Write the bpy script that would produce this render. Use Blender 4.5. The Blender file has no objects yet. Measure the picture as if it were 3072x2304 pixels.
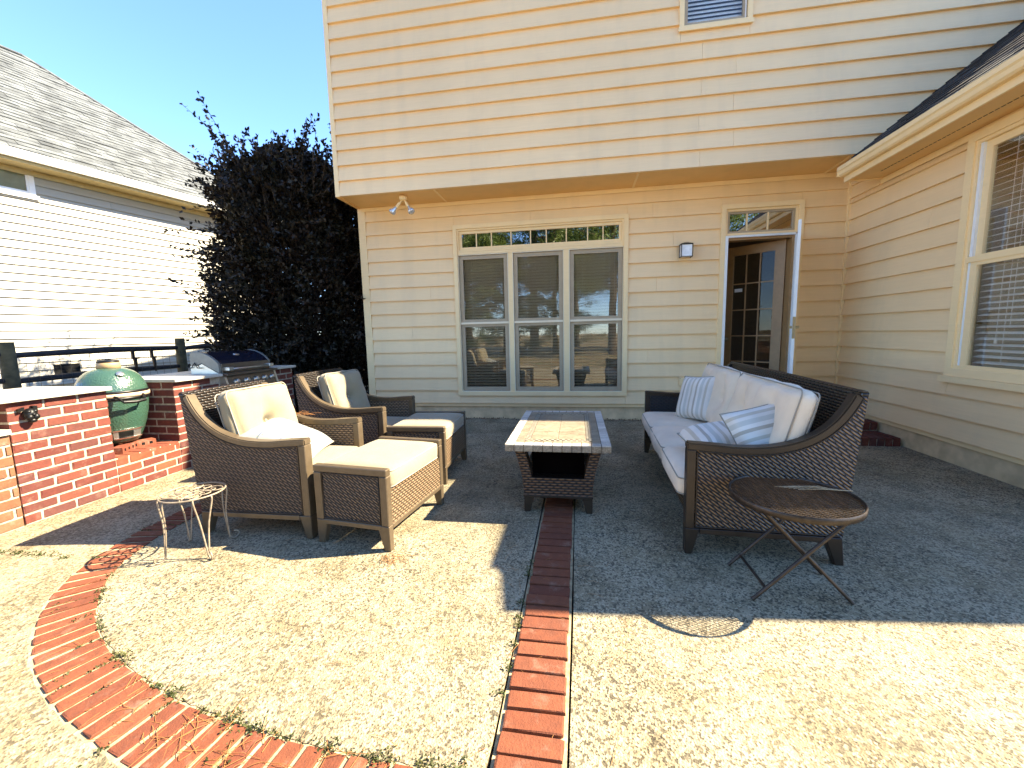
import bpy, bmesh, math, random
import numpy as np
from math import sin, cos, pi, radians, sqrt, atan2, floor
from mathutils import Vector, Matrix, noise

# ------------------------------------------------------------------ camera, sky, sun, exposure
S = bpy.context.scene
COL = S.collection
CAM_H = 1.35
def cam_setup():
    pitch, roll, yaw = radians(7.01826), radians(-1.29141), radians(-9.34475)
    f = Vector((sin(yaw)*cos(pitch), cos(yaw)*cos(pitch), -sin(pitch)))
    r0 = Vector((cos(yaw), -sin(yaw), 0)); u0 = r0.cross(f)
    r = r0*cos(roll)+u0*sin(roll); u = -r0*sin(roll)+u0*cos(roll)
    c = bpy.data.cameras.new('camera'); o = bpy.data.objects.new('camera', c); COL.objects.link(o)
    m = Matrix((r, u, -f)).transposed().to_4x4(); m.translation = (0, 0, CAM_H)
    o.matrix_world = m
    c.sensor_width = 36; c.lens = 1239.07/3072*36; c.clip_end = 600; c.clip_start = 0.02
    S.camera = o
cam_setup()
SUN = Vector((1.11, 0.31, 1.0)).normalized()
w = bpy.data.worlds.new('World'); S.world = w; w.use_nodes = True
nt = w.node_tree; nt.nodes.clear()
sky = nt.nodes.new('ShaderNodeTexSky'); sky.sky_type = 'NISHITA'; sky.sun_disc = False
sky.sun_elevation = math.asin(SUN.z); sky.sun_rotation = atan2(SUN.x, SUN.y)
sky.altitude = 2500; sky.air_density = 1.0; sky.dust_density = 0.2; sky.ozone_density = 6.0
bg = nt.nodes.new('ShaderNodeBackground'); bg.inputs[1].default_value = 0.081
ow = nt.nodes.new('ShaderNodeOutputWorld')
nt.links.new(sky.outputs[0], bg.inputs[0]); nt.links.new(bg.outputs[0], ow.inputs[0])
sl = bpy.data.lights.new('sun', 'SUN'); sl.energy = 3.6; sl.angle = radians(0.53); sl.color = (1.0, 0.86, 0.63)
so = bpy.data.objects.new('sun', sl); COL.objects.link(so)
so.rotation_mode = 'QUATERNION'; so.rotation_quaternion = (-SUN).to_track_quat('-Z', 'Y'); so.location = (8, 3, 12)
S.view_settings.view_transform = 'Standard'; S.view_settings.look = 'None'
S.view_settings.exposure = 3.05; S.view_settings.gamma = 1.0; S.view_settings.use_curve_mapping = False
S.cycles.max_bounces = 8; S.cycles.diffuse_bounces = 5; S.cycles.transparent_max_bounces = 16

rnd = random.Random(7)
# ------------------------------------------------------------------ helpers
WM = {}
def add(name, me, parent=None, M=None, label=None, cat=None, group=None, kind=None):
    M = M.copy() if M is not None else (WM[parent].copy() if parent is not None else Matrix())
    o = bpy.data.objects.new(name, me); COL.objects.link(o); WM[o] = M
    if parent is not None:
        o.parent = parent; o.matrix_basis = WM[parent].inverted() @ M
    else:
        o.matrix_basis = M
    for k, v in (('label', label), ('category', cat), ('group', group), ('kind', kind)):
        if v: o[k] = v
    return o
def thing(name, loc, rz=0, label=None, cat=None, group=None):
    return add(name, None, None, Matrix.Translation(loc) @ Matrix.Rotation(rz, 4, 'Z'), label, cat, group)
def copy_tree(o, M=None, parent=None, **kw):
    c = o.copy(); COL.objects.link(c)
    if parent is not None:
        c.parent = parent; WM[c] = WM[parent] @ o.matrix_basis
    else:
        c.matrix_basis = M; WM[c] = M.copy()
    for k, v in kw.items(): c[k] = v
    for ch in [x for x in WM if x.parent == o]: copy_tree(ch, None, c)
    return c
class MB:
    """collects geometry for one mesh; one material per call index"""
    def __init__(s): s.v = []; s.f = []; s.m = []; s.sm = []
    def raw(s, vs, fs, mi=0, smooth=False):
        b = len(s.v); s.v += [tuple(v) for v in vs]
        for f in fs: s.f.append(tuple(i+b for i in f)); s.m.append(mi); s.sm.append(smooth)
        return s
    def box(s, a, b, mi=0):
        (x0, y0, z0), (x1, y1, z1) = a, b
        return s.raw([(x0,y0,z0),(x1,y0,z0),(x1,y1,z0),(x0,y1,z0),(x0,y0,z1),(x1,y0,z1),(x1,y1,z1),(x0,y1,z1)],
              [(0,3,2,1),(4,5,6,7),(0,1,5,4),(1,2,6,5),(2,3,7,6),(3,0,4,7)], mi)
    def hexa(s, p, mi=0):   # 8 points: bottom 4 ccw, top 4 ccw
        return s.raw(p, [(0,3,2,1),(4,5,6,7),(0,1,5,4),(1,2,6,5),(2,3,7,6),(3,0,4,7)], mi)
    def tube(s, pts, r, n=6, mi=0, closed=False, cap=True):
        pts = [Vector(p) for p in pts]; N = len(pts); up = Vector((0.13, 0.21, 0.97)); vs = []
        for i, p in enumerate(pts):
            a = pts[(i-1) % N] if (closed or i > 0) else p; b = pts[(i+1) % N] if (closed or i < N-1) else p
            t = (b-a).normalized() if (b-a).length > 1e-9 else Vector((0,0,1))
            if i == 0: sd = t.cross(up); sd = sd.normalized() if sd.length > 1e-3 else t.cross(Vector((1,0,0))).normalized()
            else: sd = (sd - t*sd.dot(t)).normalized()
            o2 = t.cross(sd); rr = r[i] if isinstance(r, (list, tuple)) else r
            vs += [p + (sd*cos(2*pi*k/n)+o2*sin(2*pi*k/n))*rr for k in range(n)]
        fs = []
        for i in range(N if closed else N-1):
            j = (i+1) % N
            for k in range(n): fs.append((i*n+k, i*n+(k+1) % n, j*n+(k+1) % n, j*n+k))
        s.raw(vs, fs, mi, True)
        if cap and not closed:
            s.raw(vs[:n], [tuple(range(n))[::-1]], mi); s.raw(vs[-n:], [tuple(range(n))], mi)
        return s
    def lathe(s, prof, c=(0,0,0), n=32, mi=0, smooth=True):
        vs = [(c[0]+r*cos(2*pi*k/n), c[1]+r*sin(2*pi*k/n), c[2]+z) for r, z in prof for k in range(n)]
        fs = [(i*n+k, i*n+(k+1) % n, (i+1)*n+(k+1) % n, (i+1)*n+k) for i in range(len(prof)-1) for k in range(n)]
        return s.raw(vs, fs, mi, smooth)
    def prism(s, poly, a, b, axis=1, mi=0):
        """poly: 2-D outline; extruded from a to b along axis (0 x, 1 y, 2 z)"""
        def P(p, t): return {0: (t, p[0], p[1]), 1: (p[0], t, p[1]), 2: (p[0], p[1], t)}[axis]
        n = len(poly); vs = [P(p, a) for p in poly]+[P(p, b) for p in poly]
        fs = [tuple(range(n)), tuple(range(n, 2*n))[::-1]]+[(i, n+i, n+(i+1) % n, (i+1) % n) for i in range(n)]
        return s.raw(vs, fs, mi)
    def mesh(s, name, *mats, bevel=0, fix=True):
        me = bpy.data.meshes.new(name); me.from_pydata(s.v, [], s.f)
        for m in mats: me.materials.append(m)
        me.polygons.foreach_set('material_index', s.m); me.polygons.foreach_set('use_smooth', s.sm)
        if fix or bevel:
            bm = bmesh.new(); bm.from_mesh(me)
            if bevel:
                bmesh.ops.remove_doubles(bm, verts=bm.verts, dist=1e-5)
                ed = [e for e in bm.edges if len(e.link_faces) == 2 and e.calc_face_angle(0) > 0.6]
                bmesh.ops.bevel(bm, geom=ed, offset=bevel, segments=1, affect='EDGES', profile=0.5)
            bmesh.ops.recalc_face_normals(bm, faces=bm.faces)
            bm.to_mesh(me); bm.free()
        return me
def spline(pts, n=8, closed=False):
    P = [Vector(p) for p in pts]; N = len(P); out = []
    for i in range(N if closed else N-1):
        g = (lambda k: P[k % N]) if closed else (lambda k: P[max(0, min(N-1, k))])
        a, b, c, d = g(i-1), g(i), g(i+1), g(i+2)
        for k in range(n):
            t = k/n
            out.append(0.5*((2*b)+(c-a)*t+(2*a-5*b+4*c-d)*t*t+(3*b-a-3*c+d)*t**3))
    if not closed: out.append(P[-1])
    return out

# ------------------------------------------------------------------ materials
class N:
    def __init__(s, name, rough=0.6, metal=0.0):
        s.m = bpy.data.materials.new(name); s.m.use_nodes = True; s.t = s.m.node_tree; s.n = s.t.nodes
        s.p = s.n['Principled BSDF']; s.p.inputs['Roughness'].default_value = rough; s.p.inputs['Metallic'].default_value = metal
        s._pos = None
    def l(s, a, b): s.t.links.new(a, b)
    def pos(s, space='world'):
        if space == 'world':
            g = s.n.new('ShaderNodeNewGeometry'); return g.outputs['Position']
        g = s.n.new('ShaderNodeTexCoord'); return g.outputs['Object']
    def mapv(s, v, sc=(1,1,1), rot=(0,0,0), loc=(0,0,0)):
        m = s.n.new('ShaderNodeMapping'); m.inputs['Scale'].default_value = sc; m.inputs['Rotation'].default_value = rot
        m.inputs['Location'].default_value = loc; s.l(v, m.inputs[0]); return m.outputs[0]
    def noise(s, v, scale, detail=3, rough=0.55, dist=0):
        x = s.n.new('ShaderNodeTexNoise'); x.inputs['Scale'].default_value = scale; x.inputs['Detail'].default_value = detail
        x.inputs['Roughness'].default_value = rough; x.inputs['Distortion'].default_value = dist; s.l(v, x.inputs['Vector']); return x.outputs[0]
    def vor(s, v, scale, out='Distance', feat='F1'):
        x = s.n.new('ShaderNodeTexVoronoi'); x.feature = feat; x.inputs['Scale'].default_value = scale; s.l(v, x.inputs['Vector']); return x.outputs[out]
    def ramp(s, f, stops, interp='LINEAR'):
        r = s.n.new('ShaderNodeValToRGB'); r.color_ramp.interpolation = interp; e = r.color_ramp.elements
        while len(e) < len(stops): e.new(0.5)
        for x, (p, c) in zip(e, stops):
            x.position = p; x.color = (c[0], c[1], c[2], 1) if not isinstance(c, (int, float)) else (c, c, c, 1)
        s.l(f, r.inputs[0]); return r.outputs[0]
    def mix(s, f, a, b, mode='MIX'):
        m = s.n.new('ShaderNodeMix'); m.data_type = 'RGBA'; m.blend_type = mode
        for k, v in ((0, f), (6, a), (7, b)):
            sock = m.inputs[k]
            if isinstance(v, (int, float)): sock.default_value = v if k == 0 else (v, v, v, 1)
            elif isinstance(v, tuple): sock.default_value = (*v[:3], 1)
            else: s.l(v, sock)
        return m.outputs[2]
    def math(s, op, a, b=None, c=None):
        m = s.n.new('ShaderNodeMath'); m.operation = op
        for i, v in enumerate((a, b, c)):
            if v is None: continue
            if isinstance(v, (int, float)): m.inputs[i].default_value = v
            else: s.l(v, m.inputs[i])
        return m.outputs[0]
    def sep(s, v):
        x = s.n.new('ShaderNodeSeparateXYZ'); s.l(v, x.inputs[0]); return x.outputs
    def rand(s):
        return s.n.new('ShaderNodeObjectInfo').outputs['Random']
    def bump(s, h, strength=0.3, dist=0.01):
        b = s.n.new('ShaderNodeBump'); b.inputs['Strength'].default_value = strength; b.inputs['Distance'].default_value = dist
        s.l(h, b.inputs['Height']); s.l(b.outputs[0], s.p.inputs['Normal'])
    def col(s, c):
        if isinstance(c, tuple): s.p.inputs['Base Color'].default_value = (*c[:3], 1)
        else: s.l(c, s.p.inputs['Base Color'])
        return s
    def set(s, k, v):
        s.p.inputs[k].default_value = v; return s
def mul(c, k): return tuple(x*k for x in c)
def simple(name, c, rough=0.6, metal=0.0, var=0.12, scale=14, bump=0.08, space='object', rv=0.0):
    a = N(name, rough, metal); v = a.pos(space); n = a.noise(v, scale, 4)
    cc = a.ramp(n, [(0.3, mul(c, 1-var)), (0.7, mul(c, 1+var))])
    if rv: cc = a.mix(1.0, cc, a.ramp(a.rand(), [(0, 1-rv), (1, 1.0)]), 'MULTIPLY')
    a.col(cc)
    if bump: a.bump(a.noise(v, scale*6, 3), bump, 0.004)
    return a.m

def siding_mat(name, c, grain=0.35, dirt=0.15, streak=True):
    a = N(name, 0.55); v = a.pos('world')
    g = a.noise(a.mapv(v, (3, 3, 60)), 1.0, 6, 0.6, 0.6)
    g2 = a.noise(a.mapv(v, (9, 9, 160)), 1.0, 4, 0.6, 1.0)
    big = a.noise(v, 0.7, 4)
    cc = a.mix(0.5, a.ramp(big, [(0.3, mul(c, 1-dirt)), (0.65, mul(c, 1.04))]), a.ramp(g, [(0.3, mul(c, 0.93)), (0.7, mul(c, 1.05))]))
    cc = a.mix(1.0, cc, a.ramp(a.rand(), [(0, (0.975, 0.97, 0.96)), (1, (1.01, 1.01, 1.01))]), 'MULTIPLY')
    if streak:
        st = a.noise(a.mapv(v, (5, 5, 0.35)), 1.0, 4, 0.6)
        cc = a.mix(a.ramp(st, [(0.50, 0.0), (0.75, 0.28)]), cc, (c[0]*0.72, c[1]*0.74, c[2]*0.80))
    a.col(cc)
    a.bump(a.math('ADD', g, a.math('MULTIPLY', g2, 0.6)), grain, 0.004)
    return a.m
M_SIDING = siding_mat('beige_painted_siding', (0.90, 0.645, 0.35))
M_TRIM = siding_mat('beige_painted_trim', (0.92, 0.68, 0.36), 0.12, 0.08)
M_SOFFIT = siding_mat('beige_soffit_board', (0.84, 0.53, 0.21), 0.2, 0.2)
M_FOUND = simple('painted_foundation', (0.62, 0.46, 0.26), 0.85, var=0.25, scale=5, bump=0.3, space='world')
M_NSID = siding_mat('cream_neighbor_siding', (0.38, 0.355, 0.29), 0.15, 0.05, False)
M_NTRIM = simple('white_neighbor_trim', (0.82, 0.81, 0.78), 0.5, var=0.03)
M_NSOF = simple('tan_neighbor_soffit', (0.50, 0.40, 0.20), 0.7)
M_WHITE = simple('white_vinyl', (0.80, 0.80, 0.78), 0.4, var=0.03, bump=0.02)
M_CREAM = simple('cream_screen_frame', (0.80, 0.68, 0.48), 0.45, var=0.03, bump=0.02)
M_SASH = simple('tan_window_sash', (0.40, 0.31, 0.20), 0.5, var=0.06)
M_SLAT = simple('white_blind_slat', (0.86, 0.85, 0.82), 0.45, var=0.03, bump=0)
M_SLATD = simple('taupe_blind_slat', (0.78, 0.70, 0.60), 0.5, var=0.05, bump=0)
M_CURT = simple('sage_curtain', (0.30, 0.36, 0.24), 0.9, var=0.3, scale=5)
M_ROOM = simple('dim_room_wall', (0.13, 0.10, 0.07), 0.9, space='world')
M_DOOR = simple('tan_painted_door', (0.36, 0.20, 0.08), 0.5, var=0.1, space='world')
M_BLACK = simple('black_metal', (0.012, 0.012, 0.012), 0.4, 0.6, var=0.2)
M_BRASS = simple('aged_brass', (0.35, 0.27, 0.15), 0.35, 0.9)
M_STEEL = simple('stainless_steel', (0.55, 0.54, 0.50), 0.32, 0.9, var=0.1, bump=0.03)
M_DKSTEEL = simple('smoked_steel_panel', (0.16, 0.13, 0.10), 0.35, 0.8, var=0.1, bump=0.03)

def glass_mat(name, tint=(1,1,1), refl=1.0):
    a = N(name); t = a.t; out = a.n['Material Output']
    tr = a.n.new('ShaderNodeBsdfTransparent'); tr.inputs[0].default_value = (*tint, 1)
    gl = a.n.new('ShaderNodeBsdfGlossy'); gl.inputs['Roughness'].default_value = 0.015; gl.inputs[0].default_value = (0.95, 0.95, 0.95, 1)
    nb = a.n.new('ShaderNodeBump'); nb.inputs['Strength'].default_value = 0.02; nb.inputs['Distance'].default_value = 0.02
    t.links.new(a.noise(a.pos('world'), 2.5, 2), nb.inputs['Height']); t.links.new(nb.outputs[0], gl.inputs['Normal'])
    fr = a.n.new('ShaderNodeFresnel'); fr.inputs[0].default_value = 1.5
    fac = a.math('MINIMUM', a.math('ADD', a.math('MULTIPLY', fr.outputs[0], 1.8*refl), 0.04*refl), 1.0)
    mx = a.n.new('ShaderNodeMixShader'); t.links.new(fac, mx.inputs[0]); t.links.new(tr.outputs[0], mx.inputs[1]); t.links.new(gl.outputs[0], mx.inputs[2])
    t.links.new(mx.outputs[0], out.inputs[0]); return a.m
M_GLASS = glass_mat('window_glass', (0.84, 0.84, 0.82), 0.7)
M_GLASSL = glass_mat('blind_window_glass', (0.97, 0.97, 0.96), 0.25)
M_GLASS2 = glass_mat('transom_glass', (0.25, 0.25, 0.22), 4.0)
M_BULB = glass_mat('bulb_glass', (0.9, 0.9, 0.92), 2.5)

def concrete_mat(name, lo, hi, dark, speck=0.5, scale=85, moss=True):
    a = N(name, 0.9); v = a.pos('world')
    wv = a.mapv(v, (1, 1, 1))
    cell = a.sep(a.vor(wv, scale, 'Color'))[0]
    cell2 = a.sep(a.vor(wv, scale*0.55, 'Color'))[1]
    fine = a.noise(wv, scale*1.6, 3)
    med = a.noise(wv, 6, 5, 0.6)
    big = a.noise(wv, 1.1, 5, 0.6)
    base = a.mix(med, lo, hi)
    base = a.mix(1.0, base, a.ramp(a.noise(v, 2.6, 6, 0.7, 0.4), [(0.36, (0.62, 0.58, 0.50)), (0.58, (1.06, 1.06, 1.06))]), 'MULTIPLY')
    base = a.mix(1.0, base, a.ramp(a.noise(v, 22, 4, 0.7), [(0.35, (0.78, 0.76, 0.70)), (0.6, (1.04, 1.04, 1.04))]), 'MULTIPLY')
    dk = a.math('MULTIPLY', a.ramp(cell, [(0.0, 1.0), (0.20, 1.0), (0.24, 0.0)]), speck)
    dk2 = a.math('MULTIPLY', a.ramp(cell2, [(0.0, 1.0), (0.14, 0.8), (0.2, 0.0)]), speck)
    dens = a.ramp(big, [(0.3, 0.6), (0.6, 1.0)])
    f = a.math('MULTIPLY', a.math('MAXIMUM', dk, dk2), dens)
    cc = a.mix(f, base, dark)
    cc = a.mix(a.ramp(fine, [(0.50, 0.0), (0.70, 0.35)]), cc, mul(dark, 2.0))
    lt = a.ramp(a.sep(a.vor(wv, scale*0.8, 'Color'))[2], [(0.82, 0.0), (0.9, 0.5)])
    cc = a.mix(lt, cc, mul(hi, 1.25))
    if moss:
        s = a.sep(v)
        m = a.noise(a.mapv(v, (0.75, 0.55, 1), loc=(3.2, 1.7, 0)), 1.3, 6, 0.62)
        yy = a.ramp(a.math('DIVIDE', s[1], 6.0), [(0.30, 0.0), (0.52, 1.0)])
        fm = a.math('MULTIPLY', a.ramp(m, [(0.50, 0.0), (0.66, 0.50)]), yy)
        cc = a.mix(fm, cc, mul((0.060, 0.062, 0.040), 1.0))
        fy = a.noise(v, 2.3, 4)
        cc = a.mix(a.ramp(fy, [(0.5, 0.0), (0.8, 0.25)]), cc, (0.36, 0.28, 0.14))
    a.col(cc)
    h = a.math('ADD', a.math('MULTIPLY', a.vor(wv, scale), 0.8), a.math('MULTIPLY', fine, 0.5))
    a.bump(h, 0.7, 0.006)
    return a.m
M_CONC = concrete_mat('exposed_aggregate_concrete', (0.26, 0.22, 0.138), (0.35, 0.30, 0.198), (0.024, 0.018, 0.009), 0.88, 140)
M_CONC2 = concrete_mat('worn_concrete', (0.25, 0.207, 0.125), (0.33, 0.28, 0.18), (0.03, 0.022, 0.010), 0.75, 120, False)
M_MORTAR = simple('pale_mortar', (0.34, 0.28, 0.20), 0.95, var=0.3, scale=30, bump=0.6, space='world')
M_MORTARF = simple('sandy_joint_mortar', (0.34, 0.27, 0.15), 0.95, var=0.45, scale=22, bump=0.8, space='world')
M_SOIL = simple('dark_soil', (0.035, 0.026, 0.015), 0.95, var=0.4, scale=30, bump=0.5, space='world')

def brick_mat(name, cols, eff=0.25, scale=1.0):
    a = N(name, 0.85); v = a.pos('world')
    c = a.ramp(a.rand(), [(i/(len(cols)-1) if len(cols) > 1 else 0, k) for i, k in enumerate(cols)])
    n = a.noise(v, 26*scale, 5, 0.65); n2 = a.noise(v, 120*scale, 4, 0.7)
    c = a.mix(1.0, c, a.ramp(n, [(0.25, 0.72), (0.75, 1.12)]), 'MULTIPLY')
    c = a.mix(a.ramp(n2, [(0.62, 0.0), (0.80, 0.35)]), c, (0.05, 0.02, 0.012))
    c = a.mix(a.ramp(a.noise(v, 9*scale, 5, 0.7), [(0.56, 0.0), (0.72, eff)]), c, (0.30, 0.22, 0.16))
    a.col(c); a.bump(a.math('ADD', n, n2), 0.6, 0.006); return a.m
M_BRICK = brick_mat('red_wall_brick', [(0.100, 0.018, 0.010), (0.120, 0.025, 0.013), (0.110, 0.021, 0.012), (0.135, 0.032, 0.016), (0.095, 0.018, 0.011), (0.115, 0.023, 0.013), (0.085, 0.024, 0.018)], 0.22)
M_PAVER = brick_mat('orange_red_paver_brick', [(0.145, 0.036, 0.011), (0.170, 0.046, 0.015), (0.125, 0.030, 0.010), (0.19, 0.056, 0.020)], 0.32)
M_OBRICK = brick_mat('weathered_tan_brick', [(0.17, 0.070, 0.028), (0.145, 0.057, 0.023), (0.19, 0.083, 0.04)], 0.5)
M_SHELF = brick_mat('pale_orange_brick', [(0.18, 0.042, 0.014), (0.15, 0.03, 0.012), (0.20, 0.055, 0.02)], 0.4)
M_SLAB = simple('pale_stone_countertop', (0.42, 0.385, 0.31), 0.55, var=0.14, scale=7, bump=0.2, space='world')

def wicker_mat(name, dark, lite, p=0.0125, L=0.042, off=0.5, k=0.0):
    """k: slope of the strands (0 = level rows, else diagonal ones)"""
    a = N(name, 0.42); v = a.pos('object'); s = a.sep(v)
    u = a.math('ADD', s[0], s[1]); vv = a.math('DIVIDE', a.math('ADD', s[2], a.math('MULTIPLY', u, k)), p)
    row = a.math('FLOOR', vv); fv = a.math('FRACT', vv)
    fu = a.math('FRACT', a.math('ADD', a.math('DIVIDE', u, L), a.math('MULTIPLY', row, off)))
    hu = a.math('POWER', a.math('ABSOLUTE', a.math('SINE', a.math('MULTIPLY', fu, pi))), 0.35)
    hv = a.math('POWER', a.math('ABSOLUTE', a.math('SINE', a.math('MULTIPLY', fv, pi))), 0.7)
    h = a.math('MULTIPLY', hu, hv)
    c = a.mix(a.ramp(h, [(0.52, 0.0), (0.93, 1.0)]), dark, lite)  # strand highlights and the shade in the gaps are put into the colour
    c = a.mix(1.0, c, a.ramp(a.noise(v, 40, 3), [(0.3, 0.7), (0.7, 1.15)]), 'MULTIPLY')
    a.col(c); a.bump(h, 1.0, 0.006); return a.m
M_WICK = wicker_mat('brown_wicker_weave', (0.006, 0.003, 0.002), (0.17, 0.108, 0.058), 0.0185, 0.050, 0.30, 0.62)
M_WICKS = wicker_mat('golden_brown_wicker_weave', (0.005, 0.002, 0.001), (0.20, 0.108, 0.038), 0.0200, 0.055, -0.30, -0.75)
M_WICKD = wicker_mat('dark_wicker_weave', (0.004, 0.003, 0.002), (0.028, 0.018, 0.012), 0.018, 0.05)
M_WICKT = wicker_mat('table_wicker_weave', (0.010, 0.005, 0.003), (0.15, 0.078, 0.036), 0.021, 0.055)
M_WICKF = wicker_mat('tan_wicker_weave', (0.05, 0.03, 0.015), (0.25, 0.165, 0.09), 0.018, 0.040)
M_FRAME_LIT = simple('bronze_frame_sunlit', (0.115, 0.085, 0.052), 0.38, 0.4, var=0.12, scale=20, bump=0.03)  # sunlit copy of the one bronze, its lit look put into the colour
M_FRAME_SHADE = simple('bronze_frame_shaded', (0.036, 0.025, 0.017), 0.38, 0.4, var=0.15, scale=20, bump=0.03)  # shaded copy of the same bronze, shade put into the colour

def fabric(name, c, kind=None):
    a = N(name, 0.95); v = a.pos('object'); s = a.sep(v)
    wv = a.noise(a.mapv(v, (260, 260, 260)), 1, 2); b = a.noise(v, 5, 4)
    cc = a.mix(1.0, c if kind is None else (1,1,1), a.ramp(b, [(0.3, 0.88), (0.7, 1.04)]), 'MULTIPLY')
    if kind == 'stripe':
        st = a.math('FRACT', a.math('MULTIPLY', s[0], 6.2))
        base = a.ramp(st, [(0.0, (0.66, 0.60, 0.52)), (0.22, (0.40, 0.35, 0.28)), (0.36, (0.68, 0.63, 0.56)), (0.52, (0.50, 0.48, 0.42)), (0.72, (0.64, 0.59, 0.52)), (0.86, (0.48, 0.42, 0.33))], 'CONSTANT')
        cc = a.mix(1.0, base, cc, 'MULTIPLY')
    if kind == 'plaid':
        g1 = a.math('FRACT', a.math('MULTIPLY', s[0], 7.5)); g2 = a.math('FRACT', a.math('MULTIPLY', s[1], 7.5))
        ln = a.math('MAXIMUM', a.ramp(g1, [(0.0, 1), (0.07, 1), (0.09, 0)]), a.ramp(g2, [(0.0, 1), (0.07, 1), (0.09, 0)]))
        fl = a.ramp(a.vor(v, 26), [(0.12, 1.0), (0.2, 0.0)])
        base = a.mix(a.math('MULTIPLY', ln, 0.75), (0.21, 0.212, 0.19), (0.045, 0.07, 0.13))
        base = a.mix(a.math('MULTIPLY', fl, 0.5), base, (0.12, 0.13, 0.04))
        cc = a.mix(1.0, base, cc, 'MULTIPLY')
    a.col(cc); a.bump(a.math('ADD', wv, a.math('MULTIPLY', a.noise(v, 12, 4), 2.5)), 0.22, 0.006)
    a.set('Sheen Weight', 0.15); return a.m
M_CUSH_SHADE = fabric('cushion_fabric_shaded', (0.70, 0.565, 0.41))  # shaded copy for the sofa, colour lifted to make up for the shade
M_CUSH_LIT = fabric('cushion_fabric_sunlit', (0.235, 0.195, 0.118))  # sunlit copy for chairs and ottomans, colour lowered to offset the sun
M_PIPE = fabric('cushion_piping', (0.27, 0.235, 0.18))
M_STRIPE = fabric('striped_pillow_fabric', (0.6, 0.6, 0.6), 'stripe')
M_PLAID = fabric('plaid_pillow_fabric', (0.6, 0.6, 0.6), 'plaid')

def shingle_mat(name, a0, a1):
    a = N(name, 0.95); v = a.pos('world')
    n = a.noise(a.mapv(v, (3.3, 3.3, 8)), 1.0, 3, 0.5); f = a.noise(v, 60, 3, 0.7)
    c = a.ramp(n, [(0.35, a0), (0.62, a1)])
    c = a.mix(1.0, c, a.ramp(a.rand(), [(0, 0.8), (1, 1.1)]), 'MULTIPLY')
    c = a.mix(1.0, c, a.ramp(f, [(0.3, 0.6), (0.7, 1.25)]), 'MULTIPLY')
    a.col(c); a.bump(f, 0.5, 0.01); return a.m
M_SHING = shingle_mat('grey_roof_shingle', (0.064, 0.070, 0.071), (0.135, 0.146, 0.146))
M_SHINGD = shingle_mat('charcoal_roof_shingle', (0.018, 0.018, 0.019), (0.045, 0.045, 0.046))
M_WOODPOST = simple('weathered_green_post', (0.085, 0.07, 0.035), 0.9, var=0.4, scale=10, bump=0.5, space='world')
M_RAIL = simple('dark_fence_rail', (0.022, 0.018, 0.018), 0.85, var=0.4, scale=12, bump=0.4, space='world')
M_WIRE = simple('rusty_fence_wire', (0.10, 0.08, 0.06), 0.5, 0.5)
M_EGG = N('green_glazed_ceramic', 0.27)
_v = M_EGG.pos('object'); _d = M_EGG.vor(_v, 85, 'Distance', 'SMOOTH_F1')
M_EGG.col(M_EGG.mix(M_EGG.noise(_v, 6, 3), (0.026, 0.062, 0.042), (0.034, 0.076, 0.052))); M_EGG.bump(_d, 0.5, 0.008); M_EGG.set('Coat Weight', 0.4); M_EGG = M_EGG.m
M_CERAM = simple('tan_ceramic_cap', (0.30, 0.20, 0.10), 0.5)
M_WOODH = simple('tan_wood_handle', (0.45, 0.33, 0.22), 0.5)
M_IRON = simple('rust_white_wrought_iron', (0.24, 0.19, 0.13), 0.6, 0.2, var=0.35, scale=30, bump=0.2)
M_STBR = simple('rusty_brown_steel', (0.050, 0.036, 0.026), 0.42, 0.5, var=0.4, scale=25, bump=0.15)

# ------------------------------------------------------------------ ground and patio
def plane_sheet(name, x0, x1, y0, y1, z, m, kind='structure'):
    mb = MB().raw([(x0,y0,z),(x1,y0,z),(x1,y1,z),(x0,y1,z)], [(0,1,2,3)])
    return add(name, mb.mesh(name, m, fix=False), kind=kind)
a = N('summer_lawn', 0.95); v = a.pos('world')
a.col(a.mix(1.0, a.ramp(a.noise(v, 1.3, 5, 0.65), [(0.35, (0.10, 0.11, 0.03)), (0.5, (0.22, 0.16, 0.075)), (0.7, (0.32, 0.22, 0.11))]), a.ramp(a.noise(v, 60, 4, 0.7), [(0.3, 0.5), (0.7, 1.3)]), 'MULTIPLY'))
a.bump(a.noise(v, 70, 4), 1.0, 0.05); M_LAWN = a.m
plane_sheet('ground', -220, 220, -220, 220, -0.07, M_LAWN)
plane_sheet('soil', -5.2, 3.7, -3.0, 6.42, -0.045, M_SOIL)
INNER = spline([(-0.275,1.082,0),(-0.68,1.085,0),(-1.0,1.107,0),(-1.38,1.160,0),(-1.70,1.240,0),(-2.06,1.370,0),(-2.37,1.545,0),(-2.64,1.783,0),(-2.80,2.03,0),(-2.885,2.30,0),(-2.925,2.62,0),(-2.935,3.0,0),(-2.935,4.0,0),(-2.935,5.2,0),(-2.935,6.37,0)], 12)
def offs(path, d):
    out = []
    for i, p in enumerate(path):
        t = (path[min(i+1, len(path)-1)]-path[max(i-1, 0)]).normalized()
        out.append(p+Vector((t.y, -t.x, 0))*-d if False else p+Vector((-t.y, t.x, 0))*-d)
    return out
BW = 0.215
OUTER = offs(INNER, -(BW+0.012)*1.0)
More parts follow.
